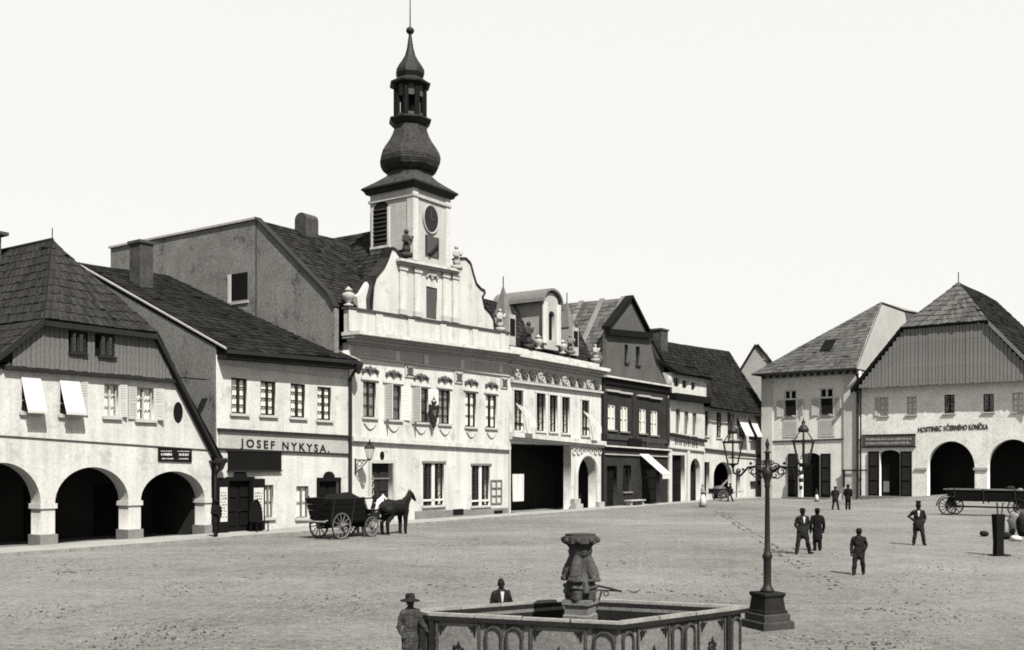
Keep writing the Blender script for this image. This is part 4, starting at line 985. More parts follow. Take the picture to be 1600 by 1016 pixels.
    h.part(MB().sprism([(.4, 10.3), (12, 10.3), (12, 12.3), (dr, zr - .2), (dm + .1, zm - .2), (.5, z0)], u0 + .02, u0 + .25), 'side_gable', 'plaster_grey')
    h.part(MB().sprism([(.4, 10.3), (12, 10.3), (12, 12.3), (dr, zr - .2), (dm + .1, zm - .2), (.5, z0)], u1 - .25, u1 - .02), 'side_gable', 'plaster_grey')
    da, dz0 = f.at(851, 536); db, _ = f.at(873, 536); ds = f.at(862, 474)[1]; dc = f.at(864, 458)[1]
    wl = arch_loop(f.at(858.5, 533)[0], f.at(867.5, 533)[0], dz0 + .3, f.at(862, 493)[1], f.at(862, 486)[1], 10)
    dm_o = wall_obj('dormer', 'plaster_grey', h.root, [(da, dz0 - .4), (db, dz0 - .4)] + arch_loop(da, db, 0, ds, dc, 14)[2:], [wl], .05, .4)
    h.part(MB().prism(wl, .3, .33), 'dormer_window', 'wood_black', dm_o)
    h.part(MB().box(da, da + .2, .401, 3.2, dz0, ds).box(db - .2, db, .401, 3.2, dz0, ds), 'dormer_cheek', 'plaster_grey', dm_o)
    g = MB(); n = 12; c = (da + db) / 2; rx = (db - da) / 2 + .25
    for i in range(n):
        a0, a1 = math.pi * i / n, math.pi * (i + 1) / n
        P = lambda a, k: (c + (rx + k) * math.cos(a), ds + (dc - ds + .15 + k) * math.sin(a))
        (x0, y0), (x1, y1) = P(a0, 0), P(a1, 0); (X0, Y0), (X1, Y1) = P(a0, .16), P(a1, .16)
        g.hexa([(x0, -.2, y0), (x1, -.2, y1), (x1, 4.5, y1), (x0, 4.5, y0), (X0, -.2, Y0), (X1, -.2, Y1), (X1, 4.5, Y1), (X0, 4.5, Y0)])
    h.part(g, 'dormer_roof', 'stone', dm_o)
    h.part(MB().box(da - .25, da + .35, -.05, .048, dz0, ds).box(db - .35, db + .25, -.05, .048, dz0, ds), 'dormer_pilaster', 'plaster_cream', dm_o)
    for px, py, w, m in ((896, 512, .45, 'stone'), (797, 492, .42, 'stone')):
        a = f.at(px, py, .6)
        t = h.part(MB().box(a[0] - w, a[0] + w, .4, 2.2, a[1] - 2.2, a[1]), 'small_dormer', 'plaster_grey')
        h.part(MB().lathe([(w * 1.6, a[1] + .003), (.05, a[1] + 2.1)], (a[0], 1.2), 4, RAD(45)), 'pointed_roof', m, t)
        h.part(MB().tube([(a[0], 1.2, a[1] + 2.0), (a[0], 1.2, a[1] + 2.8)], .04, 5), 'finial', 'iron', t)
        h.part(MB().box(a[0] - .3, a[0] + .3, .36, .398, a[1] - 1.5, a[1] - .3), 'dormer_window', 'wood_black', t)
    for px, py, ht, m in ((827, 545, 2.0, 'stone_dark'), (892, 553, 1.5, 'stone'), (842, 546, 1.1, 'stone_light'), (880, 553, 1.1, 'stone_light'), (931, 565, 1.4, 'stone_light')):
        a = f.at(px, py)
        (statue if ht > 1.3 else (lambda h_, u, d, z, t, m_: vase(h_, u, d, z, t, m_, .35)))(h, a[0], .05, a[1], ht, m)
house_d()

# ================================================================== dark gabled house
def house_e():
    u0, u1 = 47.95, 60.2
    h = House('dark_house', 'dark brick gabled house with white curtains and sloping canvas awning', 'house', R, u0); f = h.fr
    for p in ((950, 631, 962, 672), (969.7, 634, 981.4, 674.5), (999, 638, 1010, 677.5), (1017, 641, 1028, 680.5)):
        r = h.rect(*p)
        wn = h.window(r, frame='paint_white', nx=2, nz=2, rec=.08, bar=.13, cur='curtain', sill='plinth')
        h.part(MB().box(r[0] - .5, r[1] + .5, -.22, -.003, r[3] + 1.0, r[3] + 1.16), 'window_hood', 'plaster_grey', wn)
    for p, op in (((948, 728, 964, 790), 0), ((974, 727, 986, 768), 1), ((1003, 726, 1031, 788), 0)):
        r = h.rect(*p)
        if op: h.window(r, frame='wood_dark', nx=2, nz=2, rec=.2, cur=None, sill='plinth')
        else: h.door((r[0], r[1], .12, r[3]), m='wood_black', rec=.3)
    zt = 10.75
    gab = [f.at(x, y) for x, y in ((1044, 602), (1036, 588), (1025, 568), (1019, 545), (1014.5, 524), (1017, 519.5), (988, 463), (952, 507), (949, 521), (948.5, 545), (946, 565), (942, 586))]
    ws = []
    for p in ((976.5, 538, 981.5, 566.5), (994, 541, 1000, 570.5)):
        r = h.rect(*p); ws.append([(r[0], r[2]), (r[1], r[2]), (r[1], r[3]), (r[0], r[3])])
        h.window(r, frame='wood_dark', nx=1, nz=3, rec=.15, cur=None, hole=False, sill='stone_dark')
    h.wall('wall', 'brick_dark', [(u0, -.3), (u1, -.3), (u1, zt), (u0, zt)], 0, .45)
    go = wall_obj('front_gable', 'gable_brick', h.root, [(u0 + .02, zt + .01), (u1 - .02, zt + .01)] + gab[:], ws, .03, .4)
    shell(h, u0, u1, .45, 13, -.2, zt, 'brick_dark')
    # triangular head moulding
    T = [f.at(x, y, -.2) for x, y in ((951, 510), (988, 462), (1018, 522))]
    for (x0, z0), (x1, z1) in ((T[0], T[1]), (T[1], T[2])):
        h.part(MB().hexa([(x0, -.3, z0 - .2), (x1, -.3, z1 - .2), (x1, .45, z1 - .2), (x0, .45, z0 - .2), (x0, -.3, z0 + .05), (x1, -.3, z1 + .05), (x1, .45, z1 + .05), (x0, .45, z0 + .05)]), 'barge_moulding', 'wood_black', go)
    h.part(MB().bar(T[0][0], T[0][1] - .2, T[2][0], T[2][1] + .1, .5, -.35, .02), 'pediment_band', 'wood_black', go)
    h.band('cornice', 'plaster_cream', (943, 586.5), (1045, 603), .14, .35)
    h.band('cornice_shadow_board', 'wood_black', (943, 590), (1045, 606.5), .5, .12)  # black strip painted in for the shade below the cornice
    h.band('sill_band', 'stone_dark', (943, 678), (1045, 687), .4, .1)
    h.band('floor_band', 'plaster_cream', (943, 695.5), (1045, 702.5), .12, .25)
    h.band('floor_band', 'plaster_grey', (943, 708.5), (1045, 713), .1, .15)
    for px in (944.5, 990, 1043):
        a = f.at(px, 650)[0]; h.part(MB().box(a - .3, a + .3, -.1, -.003, 5.6, 9.6), 'pilaster', 'brick_dark')
    r = h.rect(980, 685, 1001, 697.5); h.part(MB().box(r[0], r[1], -.14, -.105, r[2], r[3]), 'sign_board', 'wood_black')
    r = h.rect(1008, 688, 1036, 700); sg = h.part(MB().box(r[0], r[1], -.14, -.105, r[2], r[3]), 'sign_board', 'stone_dark')
    mk = MB()
    for k in range(9):
        x = r[0] + (r[1] - r[0]) * (.08 + k * .095); mk.tube([(x, -.15, r[2] + .15), (x + .18, -.15, r[3] - .2), (x + .24, -.15, r[2] + .3)], .035, 4)
    tag(h.part(mk, 'lettering', 'wood_black', sg), kind='stuff')
    # roof: ridge runs back from the gable
    ap = f.at(988, 463); zr = ap[1] - .1; ur = ap[0]
    ml = MB()
    L = f.at(944, 574)
    roof(h, [(u0 - .2, 13.5, 11.0), (u0 - .2, .3, 11.0), (ur, .1, zr), (ur, 13.5, zr)], 'shingle_light', 18, .5, deck='wood_dark')
    roof(h, [(u1 + .1, .3, 11.0), (u1 + .1, 13.5, 11.0), (ur, 13.5, zr), (ur, .1, zr)], 'shingle_grey', 18, .5)
    for k in range(6):
        d0 = .6 + k * 2.1
        h.part(MB().hexa([(u0 - .2, d0, 11.1), (u0 - .2, d0 + .5, 11.1), (ur, d0 + .5, zr + .1), (ur, d0, zr + .1), (u0 - .2, d0, 11.2), (u0 - .2, d0 + .5, 11.2), (ur, d0 + .5, zr + .2), (ur, d0, zr + .2)]), 'roof_batten_strip', 'plank_light')
    # canvas awning over the shop door and a bench of goods
    a = f.at(999, 710, -.05); b = f.at(1033, 713, -.05)
    b = (a[0] + 1.5, 0); aw = h.part(MB().slab([(a[0], -.05, a[1]), (b[0] + .2, -.05, a[1]), (b[0] + .2, -2.25, a[1] - 1.75), (a[0], -2.25, a[1] - 1.75)], .04), 'awning', 'canvas')
    h.part(MB().box(a[0], b[0] + .2, -2.27, -2.24, a[1] - 2.1, a[1] - 1.76), 'awning_valance', 'canvas', aw)
    h.part(MB().tube([(a[0] + .05, -2.23, a[1] - 1.8), (a[0] + .05, -.05, a[1] - 2.1)], .03, 5).tube([(b[0] + .1, -2.23, a[1] - 1.8), (b[0] + .1, -.05, a[1] - 2.1)], .03, 5), 'awning_rod', 'iron', aw)
    p = f.at(972, 775)
    h.part(MB().box(p[0] - .2, p[0] + 2.4, -1.0, -.3, .5, .58).box(p[0], p[0] + .12, -.9, -.4, .1, .5).box(p[0] + 2.1, p[0] + 2.22, -.9, -.4, .1, .5), 'shop_bench', 'paint_shutter')
    pipe(h, [(u0 + .15, -.12, 10.5), (u0 + .15, -.12, .1)], .09)
house_e()

# ================================================================== narrow white restaurant house and the two houses up to the corner
def house_f():
    u0, u1 = 60.3, 68.0
    h = House('attic_house', 'narrow white house with three small attic windows and lettered fascia', 'house', R, u0); f = h.fr
    for p in ((1056, 639, 1062.5, 677), (1069.5, 643, 1075.5, 679), (1082, 645, 1088, 680.5)):
        h.window(h.rect(*p), frame='wood_mid', nx=2, nz=3, rec=.12, cur='net_grey', sill='relief')
    r = h.rect(1049, 711, 1070, 787); h.door((r[0], r[1], .1, r[3]), rec=.35)
    a, zs = f.at(1078.5, 735); b, _ = f.at(1094, 735); zc = f.at(1086, 716.5)[1]
    h.holes.append(arch_loop(a, b, -.2, zs, zc))
    h.part(MB().box(a - .2, b + .2, .8, .9, 0, zc + .3), 'passage_door', 'wood_dark')
    z1, z2 = 9.9, 13.0
    h.wall('wall', 'plaster_white', [(u0, -.3), (u1, -.3), (u1, z1), (u0, z1)], 0, .45)
    shell(h, u0, u1, .45, 12, -.2, z1, 'plaster_grey')
    h.holes = []
    for p in ((1053, 590, 1061.5, 605), (1066, 594, 1074, 607.5), (1080, 597, 1087, 610.5)):
        h.window(h.rect(*p, -.3), frame='wood_dark', nx=1, nz=1, rec=-.1, cur=None, sill=None)
    zb = f.at(1070, 616.5, -.3)[1]; zt = f.at(1070, 585, -.3)[1]
    at_ = wall_obj('attic_wall', 'plaster_white', h.root, [(u0 + .05, zb), (u1 - .05, zb), (u1 - .05, zt), (u0 + .05, zt)], h.holes, -.3, .1)
    h.part(MB().box(u1 - .3, u1 - .051, .101, 5, zb, zt), 'attic_cheek', 'plank_grey', at_)
    h.part(MB().box(u0 + .051, u0 + .3, .101, 5, zb, zt), 'attic_cheek', 'plaster_white', at_)
    h.part(MB().box(u0, u1 + .05, -.75, -.005, zb - .6, zb - .02), 'jetty_beam', 'wood_black', at_)
    roof(h, [(u0 - .1, -.9, zt - .1), (u1 + .15, -.9, zt - .1), (u1 + .15, 1.6, zt + 1.5), (u0 - .1, 1.6, zt + 1.5)], 'shingle_dark', 10, .4, deck='wood_black')
    # fascia with worn lettering
    A, B = f.at(1043.5, 680), f.at(1100, 690.5); C_, D_ = f.at(1043.5, 698), f.at(1100, 704)
    fa = h.part(MB().hexa([(u0, -.08, C_[1]), (u1, -.08, D_[1]), (u1, -.003, D_[1]), (u0, -.003, C_[1]), (u0, -.08, A[1]), (u1, -.08, B[1]), (u1, -.003, B[1]), (u0, -.003, A[1])]), 'fascia', 'plaster_cream')
    h.part(MB().bar(u0, A[1] + .2, u1, B[1] + .2, .25, -.4, -.004), 'fascia_cornice', 'wood_dark', fa)
    h.part(MB().bar(u0, C_[1], u1, D_[1], .12, -.2, -.004), 'fascia_moulding', 'relief', fa)
    for k in range(11):
        a = f.at(1053.5 + k * 3.3, 695 + k * .52); w = .13
        g = MB().box(a[0], a[0] + .1, -.1, -.081, a[1], a[1] + .55)
        if k % 3 == 0: g.box(a[0] + .1, a[0] + .26, -.1, -.081, a[1] + .45, a[1] + .55)
        if k % 2 == 0: g.box(a[0] + .2, a[0] + .28, -.1, -.081, a[1], a[1] + .44)
        if k % 4 == 1: g.box(a[0] + .1, a[0] + .28, -.1, -.081, a[1] + .2, a[1] + .3)
        h.part(g, 'letter', 'ink', fa)
    for px in (1044.5, 1073):
        a = f.at(px, 740)[0]; h.part(MB().box(a - .1, a + .45, -.15, -.003, 0, 4.9), 'pilaster', 'plaster_white')
house_f()
def house_g():
    u0, u1 = 68.05, 83.3; um = R.at(1137.5, 700)[0]
    h = House('corner_row_house', 'low white house under a broad dark roof at the end of the left row', 'house', R, u0); f = h.fr
    for i, p in enumerate(((1101.5, 642, 1107, 681.5), (1119.5, 644, 1127.5, 684), )):
        h.window(h.rect(*p), frame='wood_black', nx=2, nz=3, rec=.1, cur='net_grey', sill='relief', shutters=((1, 172),) if i == 0 else ())
    for p in ((1139.5, 646, 1148, 686), (1151.5, 650, 1164, 687), (1170, 652, 1183, 688)):
        h.window(h.rect(*p), frame='wood_mid', nx=2, nz=2, rec=.1, cur=None, sill='relief', awning=(.95, 2.0) if p[0] > 1150 else None)
    a, zs = f.at(1115, 745); b, _ = f.at(1144, 745); zc = f.at(1129, 722)[1]
    h.holes.append(arch_loop(a, b, -.2, zs, zc))
    r = h.rect(1099.8, 722, 1108.5, 782); h.door((max(r[0], u0 + .1), r[1], .1, r[3]), rec=.3)
    r = h.rect(1150, 735, 1156.5, 782); h.door((r[0], r[1], .1, r[3]), rec=.3)
    h.wall('wall', 'plaster_white', [(u0, -.3), (u1, -.3), (u1, 9.2), (u0, 9.2)], 0, .45)
    shell(h, u0, u1, .45, 14, -.2, 9.0, 'plaster_grey')
    h.part(MB().box(u0 + .3, u1 - .3, 4, 4.3, -.1, 6), 'passage_wall', 'interior')
    h.band('floor_band', 'stone_dark', (1101, 700.5), (1190, 711), .22, .2)
    h.band('floor_band', 'relief', (1138, 712), (1190, 716), .12, .12)
    h.part(MB().box(um - .1, um + .1, -.12, -.003, 5.9, 9.1), 'pilaster', 'stone_dark')
    r = h.rect(1172, 752, 1184, 758); h.part(MB().box(r[0], r[1], -.3, -.003, r[2], r[3]), 'shelf', 'wood_dark')
    # big roof over this and the neighbouring house, with its ridge behind
    u00 = 60.0
    d1, z1 = f.atu(1030, 531, u00); 
    rl = (60.4, 1.7, 15.0); rr = (81.4, 3.0, 15.95)
    roof(h, [(u0 - .1, -.8, 9.1), (u1 + .3, -.8, 8.9), rr, (68.0, 2.17, 15.34)], 'shingle_dark', 20, .4, deck='wood_black')
    roof(h, [(60.4, .6, 12.9), (68.0, .6, 12.9), (68.0, 2.17, 15.34), rl], 'shingle_dark', 7, .4, deck='wood_black')
    h.part(MB().slab([(u1 + .3, -.8, 8.9), (u1 + .3, 13, 8.9), (81.4, 12, 10), rr], .2), 'roof_hip', 'shingle_dark')
    h.part(MB().slab([(81.4, 14, 9.5), (60.4, 14, 9.5), rl, rr], .2), 'rear_roof', 'shingle_dark')
    h.part(MB().sprism([(.6, 9.5), (13, 9.5), (1.7, 14.7), (.6, 12.8)], u00 + .4, u00 + .6), 'side_gable', 'plaster_dark')
    h.part(MB().box(u0, u1, -.9, -.78, 8.78, 8.92), 'gutter', 'tin_dark')
    chimney(h, 61.2, 62.6, 1.2, 2.4, 13.5, 16.0, cap=.1)
house_g()
def house_back():
    # gable of a house in the lane behind the corner
    fr = Frame((28.5, 128.0), RAD(-12)); 
    h = House('lane_house', 'grey gable of a house peeping over the roofs behind the corner', 'house', fr, 0); f = h.fr
    P = [f.at(x, y) for x, y in ((1157, 582), (1182, 541), (1216, 582))]
    h.wall('wall', 'plaster_lane', [(P[0][0], 0), (P[2][0], 0), P[2], P[1], P[0]], 0, .4)
    q = [f.at(x, y) for x, y in ((1155, 584), (1182, 539.5), (1218, 584))]
    h.part(MB().slab([(q[0][0], -.3, q[0][1]), (q[1][0], -.3, q[1][1]), (q[1][0], 9, q[1][1]), (q[0][0], 9, q[0][1])][::-1], .25), 'roof', 'shingle_dark')
    h.part(MB().slab([(q[1][0], -.3, q[1][1]), (q[2][0], -.3, q[2][1]), (q[2][0], 9, q[2][1]), (q[1][0], 9, q[1][1])][::-1], .25), 'roof', 'shingle_dark')
    w = f.at(1196, 557); h.part(MB().box(w[0] - .3, w[0] + .3, -.05, .05, w[1] - .45, w[1] + .45), 'gable_vent', 'plaster_white')
    h.part(MB().box(P[0][0], P[0][0] + .3, .4, 8.5, 0, P[0][1] - .2).box(P[2][0] - .3, P[2][0], .4, 8.5, 0, P[2][1] - .2).box(P[0][0] + .3, P[2][0] - .3, 8.2, 8.5, 0, P[0][1] - .2), 'side_wall', 'plaster_rough')
house_back()

# ================================================================== corner house
def house_h():
    u0, u1 = 0.0, Q.at(1343, 600)[0] - .02
    h = House('corner_house', 'grey corner house with barber pole and hipped roof', 'house', Q, u0); f = h.fr
    for p in ((1225.5, 610, 1244.5, 650.5), (1281, 607, 1302, 648.5)):
        r = h.rect(*p); w = r[1] - r[0]; hh = r[3] - r[2]
        wn = h.window(r, frame='paint_white', nx=2, nz=1, rec=.08, bar=.12, cur=None, sill='relief')
        h.part(MB().box(r[0] + .1, r[1] - .1, .0, .1, r[2] + hh * .60, r[2] + hh * .68), 'transom', 'paint_white', wn)
        h.part(MB().slab([(r[0] + .12, -.05, r[2] + hh * .62), (r[0] + .3, -.22, r[2] + .12), (r[1] - .1, -.22, r[2] + .12), (r[1] - .12, -.05, r[2] + hh * .62)], .04), 'blind', 'cloth_black', wn)
        for sd, an in ((-1, 172), (1, 165)):
            shutter(h, wn, (r[0] if sd < 0 else r[1]) + sd * .12, sd, w * .5, r[2], r[2] + hh * .62, an, 'paint_shutter')
        pn = h.part(MB().box(r[0] - .1, r[1] + .2, -.05, -.003, r[2] - 2.2, r[2] - .35), 'apron_panel', 'plaster_white')
        h.part(MB().box(r[0] + .1, r[1], -.07, -.051, r[2] - 2.0, r[2] - .55), 'apron_field', 'plaster_grey', pn)
    r = h.rect(1253, 708, 1280.5, 778); d = (r[0], r[1], .05, r[3])
    dr = h.door(d, rec=.3, leaves=2, arch=.35)
    for a, b in ((1231.5, 1246.5), (1282.5, 1297.5)):
        q = h.rect(a, 709, b, 778, -.08); s_ = h.part(MB().box(q[0], q[1], -.16, -.004, .15, q[3]), 'door_leaf', 'wood_black')
        for k in range(3): h.part(MB().box(q[0] + .15, q[1] - .15, -.2, -.161, .5 + k * (q[3] - .5) / 3, .3 + (k + 1) * (q[3] - .5) / 3), 'leaf_panel', 'wood_dark', s_)
    zt = 13.2
    h.wall('wall', 'plaster_corner', [(u0, -.3), (u1, -.3), (u1, zt), (u0, zt)], 0, .5)
    shell(h, u0, u1, .5, 12, -.2, zt, 'plaster_grey')
    for a, b in ((1190.5, 1207.5), (1319, 1341)):
        x0 = f.at(a, 700)[0]; x1 = f.at(b, 700)[0]; h.part(MB().box(max(x0, u0), min(x1, u1), -.14, -.003, 0, zt - .5), 'corner_pilaster', 'plaster_white')
    h.band('floor_band', 'stone_dark', (1207.5, 689), (1319, 685), .14, .12)
    h.part(MB().box(u0, u1, -.2, -.004, zt - .5, zt - .25), 'frieze_band', 'plaster_grey')
    for k in range(14): h.part(MB().box(u0 + .3 + k * (u1 - .8) / 13, u0 + .55 + k * (u1 - .8) / 13, -.5, -.21, zt - .45, zt - .2), 'bracket', 'stone_dark')
    ap = f.at(1378, 472, 5.5); ap = (ap[0], 5.5, ap[1]); z0 = zt
    eL = (u0 - .6, -1.15, z0); eR = (u1 + .1, -1.15, z0 - .05)
    roof(h, [eL, eR, ap, ap], 'shingle_light', 22, .4)
    bx = f.atu(1440, 489, ap[0])
    bk = (ap[0], bx[0], bx[1])
    h.part(MB().slab([eR, (u1 + .1, bk[1], z0), bk, ap], .25), 'roof', 'roof_zinc')
    roof(h, [(u0 - .6, 12.5, z0), eL, ap, (ap[0], 12.5, ap[2])], 'shingle_light', 20, .45)
    h.part(MB().slab([(u1 + .1, bk[1], z0), (u0 - .6, 12.5, z0), (ap[0], 12.5, ap[2]), bk], .2), 'rear_roof', 'shingle_light')
    h.part(MB().box(u0 - .6, u1 + .1, -1.27, -1.14, z0 - .12, z0 + .03), 'gutter', 'tin_dark')
    nq = 0.0
    sl_ = (ap[2] - z0) / (ap[1] + 1.15); dd = 0.0
    for _ in range(40): dd = (f.at(1292, 543, dd)[1] - z0) / sl_ - 1.15
    a = f.at(1292, 543, dd); k = .55
    h.part(MB().slab([(a[0] - .6, dd - k, a[1] - k * sl_ + .25), (a[0] + .55, dd - k, a[1] - k * sl_ + .25), (a[0] + .75, dd + k, a[1] + k * sl_ + .25), (a[0] - .4, dd + k, a[1] + k * sl_ + .25)], .3), 'skylight', 'wood_black')
    pipe(h, [(u1 - .1, -1.0, zt - .1), (u1 - .05, -.3, zt - .9), (u1 - .05, -.3, .1)], .13)
    a = f.at(1320, 736)
    h.part(MB().box(a[0] - .2, u1 + .9, -.35, -.28, a[1], a[1] + .14).box(a[0] - .1, a[0] + .08, -.34, -.005, a[1] - 1.6, a[1]), 'iron_arm', 'iron')
    st = f.at(1265, 780)
    h.part(MB().box(f.at(1228, 778)[0], f.at(1300, 778)[0], -1.2, -.01, -.1, .16), 'doorstep', 'stone')
house_h()
def barber_pole():
    f = Q; a = f.at(1251.5, 765, -.9); zt = f.at(1251.5, 718, -.9)[1]
    root = empty('barber_pole', Q.world(a[0], -.9, 0), Q.ang, (a[0], -.9, 0), 'striped barber pole hanging beside the corner house door', 'barber pole')
    n = 8; h = (zt - a[1]) / n
    for k in range(n):
        r = .16 + .09 * math.sin(math.pi * (k + .5) / n)
        MB().lathe([(r * .92, a[1] + k * h), (r, a[1] + (k + .5) * h), (r * .92, a[1] + (k + 1) * h - .002)], (a[0], -.9), 10).build('pole_stripe', 'paint_white' if k % 2 else 'wood_dark', root)
    MB().ball((a[0], -.9, a[1] - .12), .14, 8, 6).build('pole_knob', 'paint_white', root)
    MB().tube([(a[0], -.9, zt), (a[0], -.9, zt + .35), (a[0], -.02, zt + .5)], .04, 5).build('pole_bracket', 'iron', root)
barber_pole()

# ================================================================== the inn
def house_i():
    u0 = Q.at(1346, 650)[0]; f = Q
    uc = (f.at(1418, 512)[0] + f.at(1543, 503)[0]) / 2; u1 = 2 * uc - u0
    h = House('inn', 'inn with boarded gable, lettered HOSTINEC and two large round arches', 'inn', Q, u0)
    for i, p in enumerate(((1374.5, 621, 1388, 649.5), (1417, 620, 1432, 647.5), (1475.6, 617, 1491.6, 645.5), (1536.5, 616, 1553, 643.5), (1582, 614, 1599, 643))):
        dark = i in (2, 3)
        h.window(h.rect(*p), frame='paint_shutter' if not dark else 'wood_dark', nx=2, nz=3 if not dark else 1, rec=.12, bar=.07, cur='curtain' if not dark else None, sill='relief', shutters=((-1, 172),) if i == 0 else ())
    for l, r, crown, spr in ((1449, 1523, 689.5, 731), (1543, 1622, 686.5, 731)):
        ul, zs = f.at(l, spr); ur, _ = f.at(r, spr); zc = f.at((l + r) / 2, crown)[1]
        h.holes.append(arch_loop(ul, ur, -.2, zs, zc, 22))
    r = h.rect(1374.5, 703.5, 1406, 777); dq = (r[0], r[1], .2, r[3])
    dr = h.door(dq, rec=.4, leaves=2, arch=.45, panels=3)
    p_ = h.rect(1380, 752, 1389, 769, .3); h.part(MB().box(p_[0], p_[1], .36, .385, p_[2], p_[3]), 'poster', 'plinth', dr)
    for a, b in ((1357, 1373.5), (1407, 1424.5)):
        q = h.rect(a, 705.5, b, 776, -.08); s_ = h.part(MB().box(q[0], q[1], -.16, -.004, .3, q[3]), 'door_leaf', 'wood_black')
        for k in range(3): h.part(MB().box(q[0] + .15, q[1] - .15, -.2, -.161, .6 + k * (q[3] - .6) / 3, .4 + (k + 1) * (q[3] - .6) / 3), 'leaf_panel', 'wood_dark', s_)
    ze = f.at(1400, 603)[1]
    h.wall('wall', 'plaster_inn', [(u0, -.3), (u1, -.3), (u1, ze), (u0, ze)], 0, .8)
    shell(h, u0, u1, .8, 13, -.2, ze - .05, 'plaster_grey')
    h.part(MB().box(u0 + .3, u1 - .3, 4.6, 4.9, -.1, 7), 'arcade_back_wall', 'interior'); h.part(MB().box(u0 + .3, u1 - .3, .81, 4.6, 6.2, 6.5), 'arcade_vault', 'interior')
    for px in (1440, 1533):
        a = f.at(px, 733); h.part(MB().box(a[0] - (.6 if px < 1500 else .68), a[0] + (.5 if px < 1500 else .6), -.12, -.003, a[1] - .1, a[1] + .12), 'impost', 'plaster_grey')
    # sign above the shop door and painted name
    r = h.rect(1347.5, 681, 1430.5, 697); 
    sg = h.part(MB().bar(r[0] + .02, r[3] - .1, r[1], r[3] + .0, r[3] - r[2] - .1, -.14, -.004), 'sign_board', 'plaster_dark')
    mk = MB()
    for zz, hh in ((.56, .22), (.18, .26)):
        x = .08
        while x < .93:
            w = random.uniform(.008, .02); mk.box(r[0] + (r[1] - r[0]) * x, r[0] + (r[1] - r[0]) * (x + w), -.155, -.141, r[2] + (r[3] - r[2]) * zz, r[2] + (r[3] - r[2]) * (zz + hh * random.uniform(.6, 1))); x += w + random.uniform(.006, .02)
    tag(h.part(mk, 'lettering', 'plaster_grey', sg), kind='stuff')
    h.part(MB().box(r[0], r[1] + .05, -.18, -.005, r[2] - .12, r[2] - .003).box(r[0], r[1] + .05, -.18, -.005, r[3] + .003, r[3] + .1), 'sign_frame', 'wood_black', sg)
    for wd, pa, pb in (('HOSTINEC', (1435, 675.5), (1472, 673)), ('U', (1475, 673), (1478, 672.7)), ('ČERNÉHO', (1479.5, 672.6), (1511.5, 671.3)), ('KONÍČKA', (1514, 671.2), (1544, 670.6))):
        a, b = f.at(*pa), f.at(*pb); text_obj(wd, 'lettering', 'ink', h.root, a[0], a[1], b[0], b[1], .47, -.03, .03, .018)
    # boarded gable
    zh = f.at(1480, 507, -.9)[1]; hl = f.at(1418, 512)[0]; hr = f.at(1543, 503)[0]
    d0 = -1.1
    def top(u): return min(zh - .15, ze + (u - u0 + .15) * (zh - ze) / (hl - u0), ze + (u1 + .15 - u) * (zh - ze) / (u1 - hr))
    h.part(MB().prism([(u0, ze + .02), (u1, ze + .02), (hr, zh - .2), (hl, zh - .2)], -.80, -.6), 'gable_backing', 'wood_black')
    u = u0 + .05
    while u < u1 - .1:
        w = random.uniform(.26, .42); a, b = u, min(u + w, u1 - .05); dd = random.uniform(-.02, .02); e = .022
        z1 = min(top(a), top(b)); zb = ze - .12 + random.uniform(-.04, .04)
        if z1 - zb > .1: h.part(MB().box(a + e, b - e, -.88 + dd, -.81 + dd, zb, z1), 'plank', 'plank_light')
        u += w
    h.part(MB().box(u0, u1, -.80, -.003, ze - .05, ze + .015), 'jetty_soffit', 'wood_dark')
    # steep shingled roof: half hip, left and right slopes
    ap = f.at(1491, 442, 3.9); ap = (uc, 3.9, ap[1])
    bk = f.atu(1556, 470, uc); bk = (uc, bk[0], bk[1])
    roof(h, [(hl - .35, d0, zh), (hr + .35, d0, zh), ap, ap], 'shingle_light', 9, .24, courses=True, t=.06)
    roof(h, [(hr + .35, d0, zh), (hr + .35, bk[1], zh), bk, ap], 'shingle_dark', 12, .4, t=.05)
    roof(h, [(u1 + .8, d0, ze - .2), (u1 + .8, bk[1] + 3, ze - .2), (hr + .35, bk[1], zh), (hr + .35, d0, zh)], 'shingle_dark', 12, .4, t=.05)
    roof(h, [(hl - .35, bk[1], zh), (hl - .35, d0, zh), ap, bk], 'shingle_dark', 10, .45)
    roof(h, [(u0 - .7, bk[1], ze - .3), (u0 - .7, d0, ze - .3), (hl - .35, d0, zh), (hl - .35, bk[1], zh)], 'shingle_dark', 12, .45)
    h.part(MB().slab([(u1 + .8, bk[1] + 3, ze - .2), (u0 - .7, bk[1] + 3, ze - .3), bk], .2), 'roof_hip', 'shingle_dark')
    for p, q, m in (((hl - .35, zh), (u0 - .7, ze - .3), 'wood_black'), ((hr + .35, zh), (u1 + .8, ze - .2), 'plank_light')):
        h.part(MB().hexa([(p[0], d0 - .03, p[1] - .4), (q[0], d0 - .03, q[1] - .4), (q[0], d0 + .05, q[1] - .4), (p[0], d0 + .05, p[1] - .4), (p[0], d0 - .03, p[1] + .04), (q[0], d0 - .03, q[1] + .04), (q[0], d0 + .05, q[1] + .04), (p[0], d0 + .05, p[1] + .04)]), 'barge_board', m)
    h.part(MB().tube([(ap[0], ap[1], ap[2]), (ap[0], ap[1], ap[2] + 1.0)], .05, 5), 'finial', 'iron')
    h.part(MB().box(u0 + .2, f.at(1426, 777)[0], -.9, -.01, -.1, .45), 'doorstep', 'stone')
house_i()
